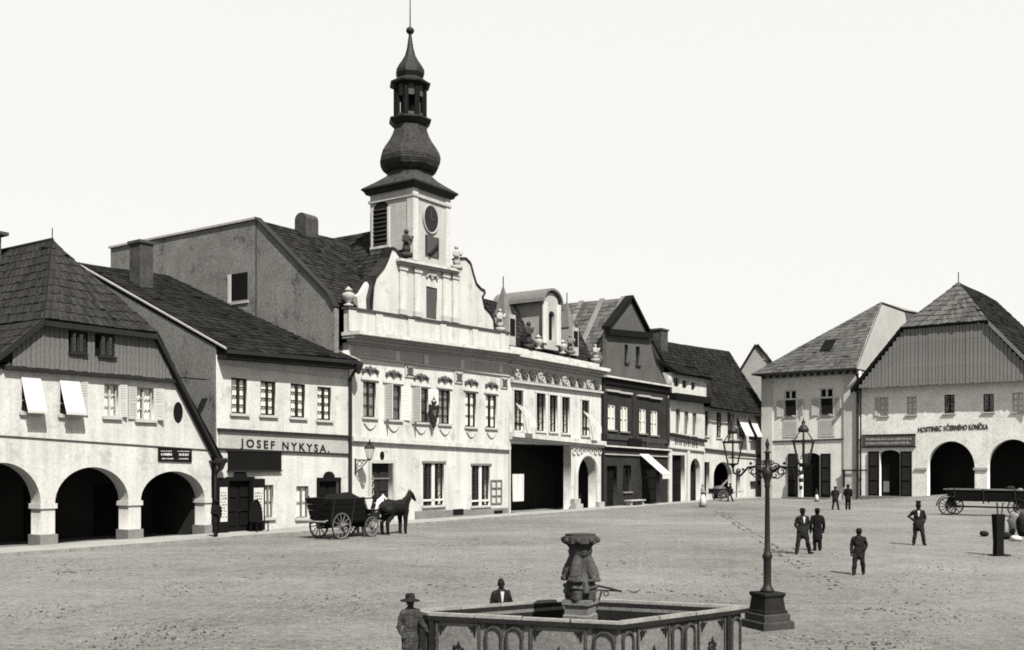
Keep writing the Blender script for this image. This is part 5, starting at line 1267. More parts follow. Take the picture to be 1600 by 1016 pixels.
# ================================================================== loose objects on the square
import numpy as np
from mathutils import noise as mnoise
def remeshed(prims, voxel, smooth_it=2, fold=0.0):
    """prims: (label, points, radii, ry). One continuous skin over all of them, faces labelled by the nearest piece."""
    mb = MB()
    for lb, pts, rs, ry in prims:
        P = [Vector(p) for p in pts]; rs = list(rs)
        d0 = (P[0] - P[1]).normalized(); d1 = (P[-1] - P[-2]).normalized()
        P = [P[0] + d0 * rs[0] * .8, P[0] + d0 * rs[0] * .45] + P + [P[-1] + d1 * rs[-1] * .45, P[-1] + d1 * rs[-1] * .8]
        rs = [rs[0] * .4, rs[0] * .85] + rs + [rs[-1] * .85, rs[-1] * .4]
        mb.tube(P, rs, 12, ry)
    me = bpy.data.meshes.new('tmp'); me.from_pydata(mb.v, [], mb.f)
    b = bmesh.new(); b.from_mesh(me); bmesh.ops.recalc_face_normals(b, faces=b.faces); b.to_mesh(me); b.free()
    o = bpy.data.objects.new('tmp', me); col.objects.link(o)
    r = o.modifiers.new('r', 'REMESH'); r.mode = 'VOXEL'; r.voxel_size = voxel
    s_ = o.modifiers.new('s', 'SMOOTH'); s_.iterations = smooth_it; s_.factor = .5
    out = bpy.data.meshes.new_from_object(o.evaluated_get(bpy.context.evaluated_depsgraph_get()))
    bpy.data.objects.remove(o); bpy.data.meshes.remove(me)
    n = len(out.polygons); c = np.zeros(n * 3, 'f'); out.polygons.foreach_get('center', c); c = c.reshape(-1, 3)
    best = np.full(n, 1e9); idx = np.zeros(n, 'i'); labels = []
    for lb, pts, rs, ry in prims:
        if lb not in labels: labels.append(lb)
        k = labels.index(lb)
        for i in range(len(pts) - 1):
            a, b_ = np.array(pts[i], 'f'), np.array(pts[i + 1], 'f'); ab = b_ - a; L = max(1e-9, float(ab @ ab))
            t = np.clip(((c - a) @ ab) / L, 0, 1); d = np.linalg.norm(c - (a + t[:, None] * ab), axis=1) - (rs[i] + (rs[i + 1] - rs[i]) * t)
            m = d < best; best[m] = d[m]; idx[m] = k
    if fold:      # creases in the cloth
        nv = len(out.vertices); co = np.zeros(nv * 3, 'f'); out.vertices.foreach_get('co', co); co = co.reshape(-1, 3)
        no = np.zeros(nv * 3, 'f'); out.vertex_normals.foreach_get('vector', no); no = no.reshape(-1, 3)
        for i in range(nv):
            if .1 < co[i, 2] < 1.48:
                q = Vector((float(co[i, 0]) * 11, float(co[i, 1]) * 11, float(co[i, 2]) * 7))
                co[i] += no[i] * (fold * (mnoise.noise(q) + .5 * mnoise.noise(q * 2.3)))
        out.vertices.foreach_set('co', co.ravel())
    out.polygons.foreach_set('material_index', idx); return out, labels
def add_body(name, prims, voxel, mats, parent, scale=1.0, smooth_it=2, fold=0.0):
    me, labels = remeshed(prims, voxel, smooth_it, fold); me.materials.clear(); me.name = name
    if scale != 1.0: me.transform(Matrix.Scale(scale, 4))
    o = link(me, name, [mats[l] for l in labels], parent, ORG[parent], True, fix=False)
    return o
HATS = {
    'bowler': [(.155, 0), (.16, .012), (.115, .014), (.112, .06), (.09, .105), (.03, .125), (.005, .126)],
    'tophat': [(.15, 0), (.155, .012), (.105, .014), (.1, .1), (.112, .2), (.11, .205), (.005, .206)],
    'wide': [(.235, -.035), (.24, -.02), (.17, .0), (.118, .012), (.118, .06), (.10, .11), (.06, .10), (.005, .105)],
    'cap': [(.105, -.02), (.118, .02), (.125, .055), (.09, .08), (.005, .085)]}
def person(label, loc, rz, ht, pose='pockets', hat='bowler', coat='cloth_black', trs='cloth_dark', shirt=True, long_coat=False, voxel=.016, group=None, skirt=None, hatm='cloth_black', apron=None, lean=0.0, legs=None):
    k = ht / 1.75
    root = empty('person', loc, rz, (0, 0, 0), label, 'person', group)
    P = []
    tx = lean
    # legs
    lg = legs or (((-.1, 0, .92), (-.12, .0, .5), (-.13, .03, .09), (-.15, -.11, .05)), ((.1, 0, .92), (.13, -.02, .5), (.15, .02, .09), (.18, -.12, .05)))
    if skirt is None:
        for (hip, kn, an, toe) in lg:
            P.append(('trouser', [hip, kn, an], [.115, .086, .075], 1)); P.append(('shoe', [(an[0], an[1] + .04, .05), toe], [.05, .042], 1))
    else:
        P.append(('trouser', [(0, 0, 1.0), (0, .01, .6), (0, .02, .08)], [.15, .23, .3], .85))
        for sx in (-.08, .08): P.append(('shoe', [(sx, 0, .05), (sx, -.28, .045)], [.05, .04], 1))
    # trunk (flattened front to back), neck, head
    P.append(('coat', [(0, 0, .9), (tx * .3, 0, 1.08), (tx * .7, -.01, 1.27), (tx, 0, 1.4)], [.185, .18, .2, .178], .72))
    P.append(('coat', [(-.15 + tx, 0, 1.43), (.15 + tx, 0, 1.43)], [.07, .07], 1))
    if long_coat: P.append(('coat', [(0, 0, .95), (0, .01, .72), (0, .02, .55)], [.175, .2, .215], .75))
    elif skirt is None: P.append(('coat', [(0, 0, .98), (0, .01, .76)], [.19, .205], .76))
    P.append(('skin', [(tx, .01, 1.44), (tx, -.01, 1.55)], [.062, .058], 1))
    hx = tx
    P.append(('skin', [(hx, -.02, 1.575), (hx, -.005, 1.66)], [.078, .092], .88))
    P.append(('hair', [(hx, .03, 1.62), (hx, .02, 1.695)], [.085, .085], 1))
    P.append(('skin', [(hx, -.1, 1.635), (hx, -.118, 1.6)], [.012, .02], 1))
    for s_ in (-1, 1): P.append(('skin', [(hx + s_ * .088, 0, 1.65), (hx + s_ * .09, .005, 1.61)], [.02, .016], 1))
    # arms
    def hand(c, dirv, sgn):
        d = Vector(dirv).normalized(); c = Vector(c); sd = d.cross(Vector((0, 1, 0))); sd = sd.normalized() if sd.length > .1 else Vector((1, 0, 0))
        P.append(('skin', [c, c + d * .075], [.036, .04], .55))
        for i, (q, L) in enumerate(((-.03, .06), (-.01, .075), (.011, .07), (.031, .055))):
            b = c + d * .09 + sd * q; P.append(('skin', [b, b + d * L * .55 + Vector((0, -.008, 0)), b + d * L + Vector((0, -.028, 0))], [.0105, .010, .008], 1))
        b = c + d * .02 - sd * .036 * sgn; P.append(('skin', [b, b + d * .03 - sd * .03 * sgn, b + d * .07 - sd * .035 * sgn], [.013, .012, .009], 1))
    for s_ in (-1, 1):
        sh_ = Vector((s_ * .19 + tx, 0, 1.42))
        ps = pose if isinstance(pose, str) else pose[0 if s_ < 0 else 1]
        if ps == 'pockets': e, w = (s_ * .27 + tx * .5, .07, 1.15), (s_ * .19, -.06, .96)
        elif ps == 'hip': e, w = (s_ * .38, .07, 1.2), (s_ * .18, -.02, 1.06)
        elif ps == 'front': e, w = (s_ * .28 + tx, -.05, 1.14), (s_ * .06, -.27, 1.12)
        elif ps == 'rest': e, w = (s_ * .3 + tx, -.08, 1.16), (s_ * .42, -.2, 1.02)
        elif ps == 'back': e, w = (s_ * .28, .1, 1.14), (s_ * .08, .16, .98)
        elif ps == 'push': e, w = (s_ * .26, -.15, 1.15), (s_ * .22, -.42, 1.05)
        else: e, w = (s_ * .27 + tx * .5, .03, 1.13), (s_ * .27, -.05, .88)
        P.append(('coat', [sh_, e, w], [.082, .066, .054], 1))
        if ps in ('down', 'front', 'rest', 'push', 'back'): hand(w, Vector(w) - Vector(e), s_)
    body = add_body('body', P, voxel, {'trouser': trs if skirt is None else skirt, 'shoe': 'cloth_black', 'coat': coat, 'skin': 'skin', 'hair': 'hair'}, root, k, 2, .022)
    def sc(mb): mb.v = [(x * k, y * k, z * k) for x, y, z in mb.v]; return mb
    sc(MB().ball((hx - .034, -.088, 1.65), .011, 6, 4).ball((hx + .034, -.088, 1.65), .011, 6, 4)).build('eyes', 'hair', root)
    sc(MB().box(hx - .026, hx + .026, -.094, -.084, 1.562, 1.57)).build('mouth', 'relief_dark', root)
    if shirt: sc(MB().prism([(-.05 + tx, 1.47), (.05 + tx, 1.47), (.012 + tx, 1.22), (-.012 + tx, 1.22)], -.15, -.118)).build('shirt_front', 'cloth_white', root)
    if shirt: sc(MB().lathe([(.068, 1.475), (.07, 1.51)], (tx, 0), 12)).build('collar', 'cloth_white', root)
    if hat:
        g = MB().lathe([(r, z + 1.685) for r, z in HATS[hat]], (hx, .005), 16, 0, .95, 1.06)
        if hat == 'cap': g.hexa([(hx - .09, -.2, 1.685), (hx + .09, -.2, 1.685), (hx + .1, -.08, 1.69), (hx - .1, -.08, 1.69), (hx - .09, -.2, 1.692), (hx + .09, -.2, 1.692), (hx + .1, -.08, 1.70), (hx - .1, -.08, 1.70)])
        sc(g).build('hat', hatm, root, True)
    if apron: sc(MB().lathe([(.34, .12), (.25, .6), (.17, 1.02)], (0, -.02), 14, 0, 1, .85)).build('apron', apron, root, True)
    return root
def put(px, py, dz=0.0):
    p = ground_at(px, py); return Vector((p.x, p.y, gz(p.x, p.y) + dz))

# ------------------------------------------------------------------ fountain
def fountain():
    ZR = 1.15; C = Vector((1.12, 16.72, 0))
    P = [Vector(p) for p in ((1.62, 15.42, 0), (3.56, 16.88, 0), (3.83, 17.12, 0), (1.1, 18.15, 0), (-1.56, 16.68, 0), (-1.30, 16.36, 0))]
    root = empty('fountain', C, 0, C, 'stone fountain basin with carved panels and dolphin column in foreground', 'fountain')
    n = len(P)
    def inset(d):
        out = []
        for i in range(n):
            a, b, c = P[i - 1], P[i], P[(i + 1) % n]
            e1 = (b - a).normalized(); e2 = (c - b).normalized(); n1 = Vector((-e1.y, e1.x, 0)); n2 = Vector((-e2.y, e2.x, 0))
            bis = (n1 + n2).normalized(); out.append(b + bis * (d / max(.35, bis.dot(n1))))
        return out
    def ringwall(o0, o1, z0, z1, name, m, zi=None):
        A, B = inset(o0), inset(o1)
        for i in range(n):
            j = (i + 1) % n
            q = [A[i], A[j], B[j], B[i]]
            g = MB().hexa([(v.x, v.y, z0) for v in q] + [(v.x, v.y, z1) for v in q]); g.build(name, m, root)
    ringwall(0, .12, 0, ZR - .115, 'basin_wall', 'stone')
    ringwall(-.10, .10, -.02, .14, 'basin_plinth', 'stone_dark')
    ringwall(-.07, .12, ZR - .114, ZR - .046, 'rim_moulding', 'stone_black')  # rim side's shade put into black stone, so only the top looks lit
    A_, B_ = inset(-.06), inset(.05)
    for i in range(n):
        j = (i + 1) % n; k = max(1, int((P[j] - P[i]).length / .75))
        for q in range(k):
            e = .004; q0, q1 = q / k + (e if q else 0), (q + 1) / k - (e if q < k - 1 else 0); zt = ZR + random.uniform(-.006, .004)
            c4 = [A_[i].lerp(A_[j], q0), A_[i].lerp(A_[j], q1), B_[i].lerp(B_[j], q1), B_[i].lerp(B_[j], q0)]
            MB().hexa([(v.x, v.y, ZR - .045) for v in c4] + [(v.x, v.y, zt) for v in c4]).build('rim_stone', 'rim_stone', root)
    I = inset(.125); MB().add([(v.x, v.y, .5) for v in I], [tuple(range(n))]).build('water', 'water', root)
    MB().add([(v.x, v.y, .05) for v in I], [tuple(range(n))]).build('basin_floor', 'stone_dark', root)
    ringwall(.121, .13, .06, ZR - .17, 'basin_lining', 'stone_black')
    def side(a, b, layout):
        e = (b - a); L = e.length; e.normalize(); o = Vector((e.y, -e.x, 0))
        if o.dot(a - C) < 0: o = -o
        T = lambda mb: mb.__setattr__('v', [tuple(a + e * x + o * (-y) + Vector((0, 0, z))) for x, y, z in mb.v]) or mb
        z0, z1 = .15, ZR - .13
        def bar_(x0, x1, za, zb, d, m, nm): T(MB().box(x0, x1, -d, -.003, za, zb)).build(nm, m, root)
        for kind, f0, f1 in layout:
            x0, x1 = f0 * L, f1 * L; w = x1 - x0; c = (x0 + x1) / 2
            if kind == 'post': bar_(x0, x1, z0, z1, .07, 'stone_black', 'corner_post')
            elif kind == 'panel':
                pn = T(MB().box(x0 + .02, x1 - .02, -.02, -.003, z0 + .02, z1 - .02)).build('carved_panel', 'stone', root)
                zc = (z0 + z1) / 2 - .02; R0 = min(w, .5) * .15
                g = MB(); g.ball((c, -.03, zc), R0 * .4, 8, 5, (1, .6, 1))
                for t in range(6):
                    q = t * math.pi / 3 + .3; g.ball((c + R0 * math.cos(q), -.025, zc + R0 * math.sin(q)), R0 * .5, 7, 5, (1, .5, 1))
                for q in (1, -1): g.tube([(c, -.03, zc + q * R0 * 1.3), (c + .02, -.03, zc + q * R0 * 2.1)], [.02, .008], 5)
                T(g).build('rosette', 'stone_black', pn)
                for sx in (0, 1):
                    for sz in (0, 1):
                        X = x0 + .06 if sx == 0 else x1 - .06; Z = z0 + .1 if sz == 0 else z1 - .06; dx = 1 if sx == 0 else -1; dz = 1 if sz == 0 else -1
                        g = MB(); g.tube([(X, -.03, Z), (X + dx * .05, -.03, Z + dz * .02), (X + dx * .11, -.03, Z)], [.03, .024, .008], 5).tube([(X, -.03, Z), (X + dx * .01, -.03, Z + dz * .08), (X, -.03, Z + dz * .15)], [.03, .022, .008], 5).tube([(X, -.03, Z), (X + dx * .06, -.03, Z + dz * .07)], [.025, .012], 5)
                        T(g).build('corner_leaf', 'stone_black', pn)
                bar_(x0 - .02, x0 + .012, z0, z1, .04, 'stone_mid', 'panel_edge'); bar_(x1 - .012, x1 + .02, z0, z1, .04, 'stone_mid', 'panel_edge')
            else:
                lp = arch_loop(x0 + .03, x1 - .03, z0 + .02, z1 - w * .62, z1 - .05, 12)
                ar = T(MB().prism(lp, -.016, -.003)).build('arched_panel', 'stone', root)
                g = MB(); g.tube([(x1 - .03, -.03, z0)] + [(x, -.03, z) for x, z in lp[2:]] + [(x0 + .03, -.03, z0)], .024, 6)
                T(g).build('arch_moulding', 'stone_dark', ar)
                for sx in (x0, x1):
                    pass
                T(MB().prism([(x0, z1), (x0, z1 - .2), (x0 + w * .25, z1 - .04), (c, z1 - .015), (x1 - w * .25, z1 - .04), (x1, z1 - .2), (x1, z1)], -.012, -.002)).build('spandrel', 'stone_mid', ar)
    side(P[0], P[1], (('arch', .01, .12), ('panel', .15, .42), ('arch', .445, .555), ('arch', .565, .675), ('panel', .705, .955), ('post', .965, 1.0)))
    side(P[5], P[0], (('post', .0, .025), ('panel', .04, .27), ('arch', .30, .40), ('arch', .41, .51), ('panel', .55, .83), ('arch', .865, .985)))
    side(P[1], P[2], (('arch', .12, .9),)); side(P[4], P[5], (('arch', .12, .9),))
    side(P[2], P[3], (('panel', .05, .45), ('panel', .55, .95))); side(P[3], P[4], (('panel', .05, .45), ('panel', .55, .95)))
    # column: block, four dolphins heads down, capital
    c = (1.12, 16.78)
    MB().lathe([(.31, .06), (.31, 1.05), (.28, 1.07), (.28, 1.22), (.33, 1.23), (.33, 1.31)], c, 4, RAD(20)).build('column_block', 'stone', root)
    pr = [('s', [(c[0], c[1], 1.3), (c[0], c[1], 1.57), (c[0], c[1], 1.75), (c[0], c[1], 2.05)], [.2, .215, .17, .15], 1)]
    for t in range(4):
        an = RAD(20 + 45 + 90 * t); u = Vector((math.cos(an), math.sin(an), 0)); s_ = Vector((-u.y, u.x, 0)); o = Vector((c[0], c[1], 0))
        pt = lambda r, z, q=0: tuple(o + u * r + s_ * q + Vector((0, 0, z)))
        pr += [('s', [pt(.10, 2.06), pt(.15, 1.92), pt(.2, 1.78), pt(.23, 1.69)], [.07, .085, .105, .10], 1),
               ('s', [pt(.20, 1.63, -.13), pt(.29, 1.635, -.07), pt(.325, 1.64), pt(.29, 1.635, .07), pt(.20, 1.63, .13)], [.02, .03, .036, .03, .02], .8),
               ('s', [pt(.17, 1.49, -.11), pt(.255, 1.515, -.06), pt(.285, 1.525), pt(.255, 1.515, .06), pt(.17, 1.49, .11)], [.02, .028, .032, .028, .02], .8),
               ('s', [pt(.17, 1.34), pt(.19, 1.46)], [.10, .085], 1),
               ('s', [pt(.24, 1.70, .07), pt(.27, 1.66, .08)], [.03, .035], 1), ('s', [pt(.24, 1.70, -.07), pt(.27, 1.66, -.08)], [.03, .035], 1),
               ('s', [pt(.16, 1.36, .1), pt(.2, 1.45, .16), pt(.17, 1.6, .15)], [.04, .05, .02], .6), ('s', [pt(.16, 1.36, -.1), pt(.2, 1.45, -.16), pt(.17, 1.6, -.15)], [.04, .05, .02], .6)]
    me, lb = remeshed(pr, .010, 1); me.materials.clear()
    me.transform(Matrix.Translation(-Vector((c[0], c[1], 1.6))))
    link(me, 'dolphin_group', 'stone_mid', root, (c[0], c[1], 1.6), True, fix=False)
    cp = MB().lathe([(.19, 2.03), (.21, 2.1), (.19, 2.14), (.23, 2.2), (.3, 2.23), (.3, 2.33), (.26, 2.345), (.26, 2.375)], c, 8, RAD(12)).build('capital', 'stone_dark', root)
    for t in range(8):
        an = RAD(12 + 22.5 + 45 * t); MB().ball((c[0] + .28 * math.cos(an), c[1] + .28 * math.sin(an), 2.28), .05, 7, 5).build('capital_boss', 'stone_dark', cp)
    q = (1.32, 16.98)
    MB().tube([(q[0], q[1], 1.52), (q[0] + .28, q[1] + .02, 1.46), (q[0] + .5, q[1] + .03, 1.40)], .018, 6).tube([(q[0], q[1], 1.43), (q[0] + .5, q[1] + .03, 1.41)], .013, 6).build('spout_bar', 'iron', root)
    MB().tube([(q[0] + .17, q[1] + .01, 1.42), (q[0] + .08, q[1], 1.12)], .014, 6).ring((q[0] + .24, q[1] + .01, 1.37), .04, .01, 'y', 12, 5).build('spout_brace', 'iron', root)
fountain()

# ------------------------------------------------------------------ gas lamp with two lanterns
def lamp():
    p = ground_at(1199, 981); b = Vector((p.x, p.y, 0)); Y = b.y
    root = empty('gas_lamp', b, 0, (0, 0, 0), 'two armed cast iron gas lamp on a stepped stone base', 'street lamp')
    ZZ = lambda py: CAM_H - (py - HZ) * Y / FOC
    rt = RAD(45 + 24); s2 = 1.4142 / 2
    st = [(.80, -.02, .17, 'stone_dark'), (.68, .171, .33, 'stone_dark'), (.60, .331, .40, 'stone_black')]
    for w, z0, z1, m in st: MB().lathe([(w * s2, z0), (w * s2, z1 - .02), (w * s2 - .02, z1)], (0, 0), 4, rt).build('base_step', m, root)
    MB().lathe([(.54 * s2, .401), (.48 * s2, .66), (.53 * s2, .70), (.55 * s2, .73), (.53 * s2, .77)], (0, 0), 4, rt).build('base_block', 'stone_black', root)
    zc = ZZ(738)
    MB().lathe([(.15, .771), (.15, .82), (.1, .88), (.085, .95), (.085, 1.45), (.1, 1.5), (.115, 1.54), (.09, 1.6), (.065, 1.66), (.058, 2.0), (.05, zc - .35), (.07, zc - .3), (.055, zc - .25), (.1, zc - .08), (.12, zc), (.09, zc + .06), (.06, zc + .12), (.045, zc + .4), (.09, zc + .43), (.03, zc + .46), (.035, zc + .55), (.05, zc + .6), (.02, zc + .7), (.004, zc + .75)], (0, 0), 12).build('column', 'iron', root, True)
    dx, dy = .80, -.60
    A = lambda s, z, o=0: (dx * s - dy * o, dy * s + dx * o, z)
    def scroll(cx, cz, R0, turns, sg, r=.018, n=26):
        return [A(cx + sg * R0 * (1 - .75 * i / n) * math.cos(turns * 2 * math.pi * i / n), cz + R0 * (1 - .75 * i / n) * math.sin(turns * 2 * math.pi * i / n)) for i in range(n + 1)]
    for sg in (-1, 1):
        g = MB()
        L = .80
        g.tube([A(sg * .05, zc), A(sg * .3, zc + .12), A(sg * .45, zc + .1), A(sg * .62, zc - .08), A(sg * (L - .02), zc - .02), A(sg * L, zc + .12)], .026, 7)
        arm = g.build('arm', 'iron', root)
        g = MB()
        for cx, cz, R0, tn in ((.17, .09, .12, 1.3), (.32, .02, .11, 1.3), (.17, -.06, .09, 1.2), (.08, .2, .06, 1.1), (.66, .02, .06, 1.2)):
            g.tube(scroll(sg * cx, zc + cz, R0, tn, sg), .014, 5)
        g.ball(A(sg * .38, zc + .19), .035, 7, 5).ball(A(sg * .56, zc + .06), .03, 7, 5).ball(A(sg * .06, zc + .22), .03, 7, 5)
        g.tube([A(sg * .0, zc - .12), A(sg * .25, zc - .13), A(sg * .42, zc + .0)], .014, 5)
        for o in (-.06, .06): g.tube([A(sg * .05, zc + .05, o), A(sg * .22, zc + .15, o), A(sg * .4, zc + .06, 0)], .011, 5)
        g.build('scrollwork', 'iron', arm)
        x, y, _ = A(sg * L, 0); z = zc + .12
        ln = MB().lathe([(.03, z - .02), (.05, z + .02), (.12, z + .05), (.13, z + .075)], (x, y), 6).build('lantern', 'iron', root)
        zt = z + .075; hh = .46; r0, r1 = .125, .235
        MB().lathe([(r0, zt), (r1, zt + hh)], (x, y), 6, .3).build('pane', GLASS, ln)
        cg = MB()
        for j in range(6):
            t = 2 * math.pi * j / 6 + .3; cg.tube([(x + r0 * math.cos(t), y + r0 * math.sin(t), zt), (x + r1 * math.cos(t), y + r1 * math.sin(t), zt + hh)], .018, 5)
            t2 = t + math.pi / 3; cg.tube([(x + r1 * math.cos(t), y + r1 * math.sin(t), zt + hh), (x + r1 * math.cos(t2), y + r1 * math.sin(t2), zt + hh)], .026, 5)
            cg.tube([(x + r1 * math.cos(t), y + r1 * math.sin(t), zt + hh), (x + r1 * 1.14 * math.cos(t), y + r1 * 1.14 * math.sin(t), zt + hh + .035)], [.018, .006], 4)
            cg.tube([(x + r1 * math.cos(t), y + r1 * math.sin(t), zt + hh), (x + .09 * math.cos(t), y + .09 * math.sin(t), zt + hh + .2)], .011, 4)
        cg.build('cage', 'iron', ln)
        MB().lathe([(r1 * .98, zt + hh + .003), (.09, zt + hh + .2)], (x, y), 6, .3).build('roof_pane', GLASS, ln)
        MB().lathe([(.1, zt + hh + .19), (.12, zt + hh + .22), (.11, zt + hh + .27), (.07, zt + hh + .33), (.03, zt + hh + .35), (.045, zt + hh + .40), (.02, zt + hh + .44), (.006, zt + hh + .5)], (x, y), 10).build('ventilator', 'iron', ln, True)
        MB().lathe([(.018, zt - .02), (.018, zt + .12), (.035, zt + .14), (.03, zt + .22), (.008, zt + .26)], (x, y), 7).build('burner', 'iron', ln)
lamp()

# ------------------------------------------------------------------ wheels and carts
def wheel(root, c, r, axis_d, m='wood_mid', spokes=12, tyre='iron'):
    """c: hub centre; axis_d: axle direction is local y; wheel in the local x-z plane"""
    w = MB().ring(c, r - .04, .045, 'y', 28, 6, .04).build('wheel', m, root)
    MB().ring(c, r - .006, .014, 'y', 28, 4, .045).build('tyre', tyre, w)
    k = len(w.name)
    h = MB().lathe([(.06, -.16), (.11, -.1), (.12, 0), (.11, .1), (.06, .16)], (0, 0), 10); h.v = [(c[0] + x, c[1] + z, c[2] + y) for x, y, z in h.v]
    h.build('hub', m, w)
    for i in range(spokes):
        t = 2 * math.pi * i / spokes + .1
        MB().tube([(c[0] + .1 * math.cos(t), c[1], c[2] + .1 * math.sin(t)), (c[0] + (r - .06) * math.cos(t), c[1], c[2] + (r - .06) * math.sin(t))], [.03, .022], 5).build('spoke', m, w)
    return w
def horse(label, u, d, mm, head_up=0.0):
    root = empty('horse', R.world(u, d, 0), R.ang, (0, 0, 0), label, 'horse')
    P = [('h', [(-.78, 0, 1.28), (-.5, 0, 1.3), (0, 0, 1.22), (.4, 0, 1.27), (.62, 0, 1.28)], [.29, .37, .38, .37, .27], .84),
         ('h', [(.55, 0, 1.35), (.84, 0, 1.62), (1.02, 0, 1.86 + head_up)], [.29, .2, .13], .7),
         ('h', [(.97, 0, 1.94 + head_up), (1.14, 0, 1.84 + head_up), (1.3, 0, 1.66 + head_up), (1.38, 0, 1.56 + head_up)], [.12, .12, .085, .07], .75),
         ('dark', [(.62, 0, 1.62), (.8, 0, 1.84), (.93, 0, 2.02 + head_up)], [.05, .05, .04], .5)]
    for s_ in (-1, 1):
        P += [('h', [(.98, s_ * .06, 2.0 + head_up), (1.0, s_ * .075, 2.15 + head_up)], [.035, .014], .6),
              ('h', [(.5, s_ * .15, 1.12), (.5, s_ * .17, .82), (.52, s_ * .16, .5), (.5, s_ * .16, .14)], [.19, .12, .088, .072], 1),
              ('dark', [(.5, s_ * .16, .12), (.54, s_ * .16, .05)], [.055, .065], 1),
              ('h', [(-.62, s_ * .15, 1.15), (-.5, s_ * .18, .86), (-.74, s_ * .17, .56), (-.7, s_ * .16, .15)], [.26, .165, .095, .072], 1),
              ('dark', [(-.7, s_ * .16, .12), (-.65, s_ * .16, .05)], [.055, .065], 1)]
    P += [('dark', [(-.98, 0, 1.4), (-1.12, 0, 1.2), (-1.12, 0, .7)], [.045, .07, .03], .8)]
    add_body('body', P, .022, {'h': mm, 'dark': 'horse_dark'}, root, 1.0, 3)
    # harness
    c = MB()
    for i in range(20):
        t = 2 * math.pi * i / 20; t2 = 2 * math.pi * (i + 1) / 20
        f_ = lambda q: (.62 + .12 * math.sin(q), .25 * math.cos(q), 1.36 + .36 * math.sin(q))
        c.tube([f_(t), f_(t2)], .035, 5)
    c.build('collar', 'cloth_black', root)
    c = MB()
    for s_ in (-1, 1): c.tube([(.6, s_ * .27, 1.2), (-.2, s_ * .32, 1.12), (-1.15, s_ * .3, .95)], .02, 5)
    for i in range(24):
        t = 2 * math.pi * i / 24; t2 = 2 * math.pi * (i + 1) / 24
        g_ = lambda q: (.15, .305 * math.cos(q), 1.23 + .36 * math.sin(q)); c.tube([g_(t), g_(t2)], .015, 4)
    c.tube([(1.3, .07, 1.62 + head_up), (.9, .2, 1.62), (.2, .2, 1.5)], .01, 4).tube([(1.3, -.07, 1.62 + head_up), (.9, -.2, 1.62), (.2, -.2, 1.5)], .01, 4)
    c.tube([(1.06, 0, 2.0 + head_up), (1.1, .1, 1.85 + head_up), (1.28, .085, 1.64 + head_up), (1.3, 0, 1.58 + head_up), (1.28, -.085, 1.64 + head_up), (1.1, -.1, 1.85 + head_up), (1.06, 0, 2.0 + head_up)], .014, 4)
    c.build('harness', 'cloth_black', root)
    root.scale = (1.12, 1.12, 1.08)
    return root
